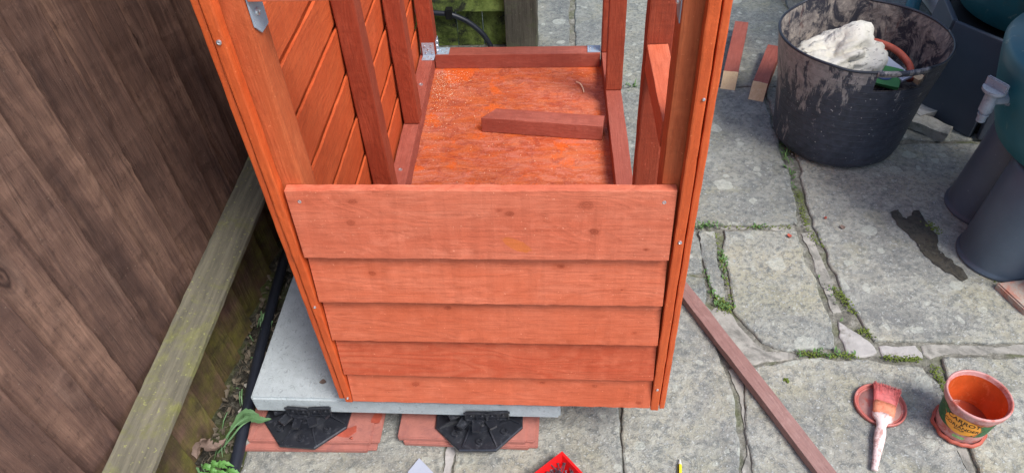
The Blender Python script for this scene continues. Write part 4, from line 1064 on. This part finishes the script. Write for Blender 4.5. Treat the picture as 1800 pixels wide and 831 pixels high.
tag(fin('dry_grass', b, M['weed']), 'thin grass stems among the litter at the fence foot', 'grass', kind='stuff')
for i, (x, y, s_) in enumerate(((-.612, .722, .022), (-.625, .742, .018), (-.628, .80, .022), (-.598, .676, .018), (-.60, .64, .016))):
    rock('grit_stone', (x, y, .010), (s_, s_*.8, .014), R.uniform(0, 3), M['greymortar'], ('small grey stone chip beside the hose near the trapped weed leaf', 'small grey stone chip between hose and soil behind the trapped weed', 'small grey stone chip farthest up the fence foot', 'small grey stone chip under the stem of the trapped weed', 'small grey stone chip nearest the dandelion and the bottom edge')[i], 'stone', 'stone chips by the hose')
for i in range(34):
    pass
# moss and grass in the paving joints
def along(pts, n):
    for _ in range(n):
        i = R.randrange(len(pts)-1); t = R.random(); a, c_ = pts[i], pts[i+1]
        yield a[0]+(c_[0]-a[0])*t, a[1]+(c_[1]-a[1])*t
bg_ = bmesh.new(); bm_ = bmesh.new()
GR = [([(.573, 1.62), (.568, 1.50)], 70, .020, .010), ([(.568, 1.50), (.563, 1.42)], 60, .007, .006), ([(.300, 1.290), (.362, 1.286)], 110, .009, .010), ([(.435, 1.29), (.465, 1.288)], 45, .008, .008),
      ([(.348, 1.20), (.352, 1.165)], 50, .008, .007), ([(.345, 1.16), (.345, 1.12)], 30, .007, .006), ([(.306, 1.15), (.310, 1.08), (.325, 1.05)], 80, .007, .006),
      ([(.325, 1.05), (.338, 1.035)], 110, .008, .012), ([(.452, .915), (.52, .917), (.57, .915)], 90, .010, .007), ([(.18, 1.903), (.20, 1.90)], 30, .02, .01), ([(.560, 1.14), (.57, 1.0)], 25, .006, .006)]
for pts, n_, h_, sp_ in GR:
    for x, y in along(pts, int(n_*.55)):
        x += R.gauss(0, sp_*.6); y += R.gauss(0, sp_*.6); a = R.uniform(0, 6.28); l_ = h_*R.uniform(.4, 1.2); d = Vector((math.cos(a), math.sin(a), R.uniform(.2, 1)))
        leafblade(bg_, [Vector((x, y, -.004)), Vector((x, y, 0))+d*l_*.4, Vector((x, y, 0))+d*l_], R.uniform(.0008, .0028), .3)
tag(fin('joint_grass', bg_, M['grass']), 'tufts of grass and tiny weeds in the paving joints', 'grass', kind='stuff')
MS = [([(.567, 1.42), (.560, 1.30), (.575, 1.22)], 160, .006), ([(.60, 1.02), (.575, 1.10)], 120, .007), ([(.60, .985), (.615, .96)], 70, .006), ([(.622, .91), (.69, .907)], 160, .005), ([(.46, .915), (.57, .912)], 200, .006),
      ([(.712, .89), (.714, .82), (.71, .79)], 300, .008), ([(.71, .79), (.705, .72)], 60, .004), ([(.345, 1.27), (.350, 1.05)], 90, .005), ([(.32, 1.06), (.34, 1.03)], 140, .010), ([(.83, 1.30), (.85, 1.27)], 160, .010),
      ([(.94, 1.11), (.90, 1.14)], 120, .010), ([(.42, .853), (.424, .85)], 60, .0035), ([(.37, 1.286), (.53, 1.288)], 60, .004), ([(-.604, .60), (-.604, 1.0)], 200, .006)]
for pts, n_, sp_ in MS:
    for x, y in along(pts, n_):
        x += R.gauss(0, sp_*.7); y += R.gauss(0, sp_*.7); s_ = R.uniform(.0008, .0024); z = R.uniform(-.004, .003)
        bmesh.ops.create_icosphere(bm_, subdivisions=1, radius=s_, matrix=Matrix.Translation((x, y, z)) @ Matrix.Scale(.6, 4, (0, 0, 1)))
tag(fin('joint_moss', bm_, M['moss']), 'cushions of moss in the cracks between paving stones', 'moss', kind='stuff')
# grit scattered on the stones
b = bmesh.new()
for i in range(1500):
    x = R.uniform(.1, 1.1); y = R.uniform(.45, 2.4)
    if R.random() < .3: x = R.uniform(-.58, .3); y = R.uniform(.55, .72)
    s_ = R.uniform(.0004, .0012)*(1.8 if R.random() < .04 else 1)
    bmesh.ops.create_icosphere(b, subdivisions=1, radius=s_, matrix=Matrix.Translation((x, y, .0022)) @ Matrix.Rotation(R.uniform(0, 3), 4, 'Z') @ Matrix.Scale(.6, 4, (1, 0, 0)))
tag(fin('grit', b, M['mortar']), 'pale grit scattered over the paving', 'grit', kind='stuff')
def chip(x, y, s_, mat, label, cat, z=.003):
    b = bmesh.new(); k = 7; top = [b.verts.new((math.cos(2*math.pi*i/k)*s_*R.uniform(.6, 1.2), math.sin(2*math.pi*i/k)*s_*R.uniform(.6, 1.2), R.uniform(.001, .004))) for i in range(k)]
    bo = [b.verts.new((v.co.x*.8, v.co.y*.8, 0)) for v in top]; b.faces.new(top); b.faces.new(bo[::-1])
    for i in range(k): b.faces.new((bo[i], bo[(i+1) % k], top[(i+1) % k], top[i]))
    tag(fin('ground_chip', b, mat, mw=Matrix.Translation((x, y, z-.001))), label, cat)
chip(.640, 1.283, .008, M['deadleaf'], 'curled brown leaf scrap on the big slab left of the wet patch', 'leaf scrap')
chip(.512, 1.252, .006, M['stain'], 'red leaf scrap near the top right corner of the middle slab', 'leaf scrap')
chip(.608, 1.315, .004, M['stain'], 'tiny red fleck on a pale lichen spot of the big slab', 'fleck')
chip(.587, .655, .005, M['stain'], 'small red stain flake below the brush at the bottom edge', 'stain flake')
chip(-.445+.05, .745-.06, .0035, M['stain'], 'tiny stain flake on the lower tile edge', 'stain flake', .026)
chip(-.445, .748, .006, M['deadleaf'], 'small reddish leaf scrap on the concrete slab beside the shed corner', 'leaf scrap', .1105)
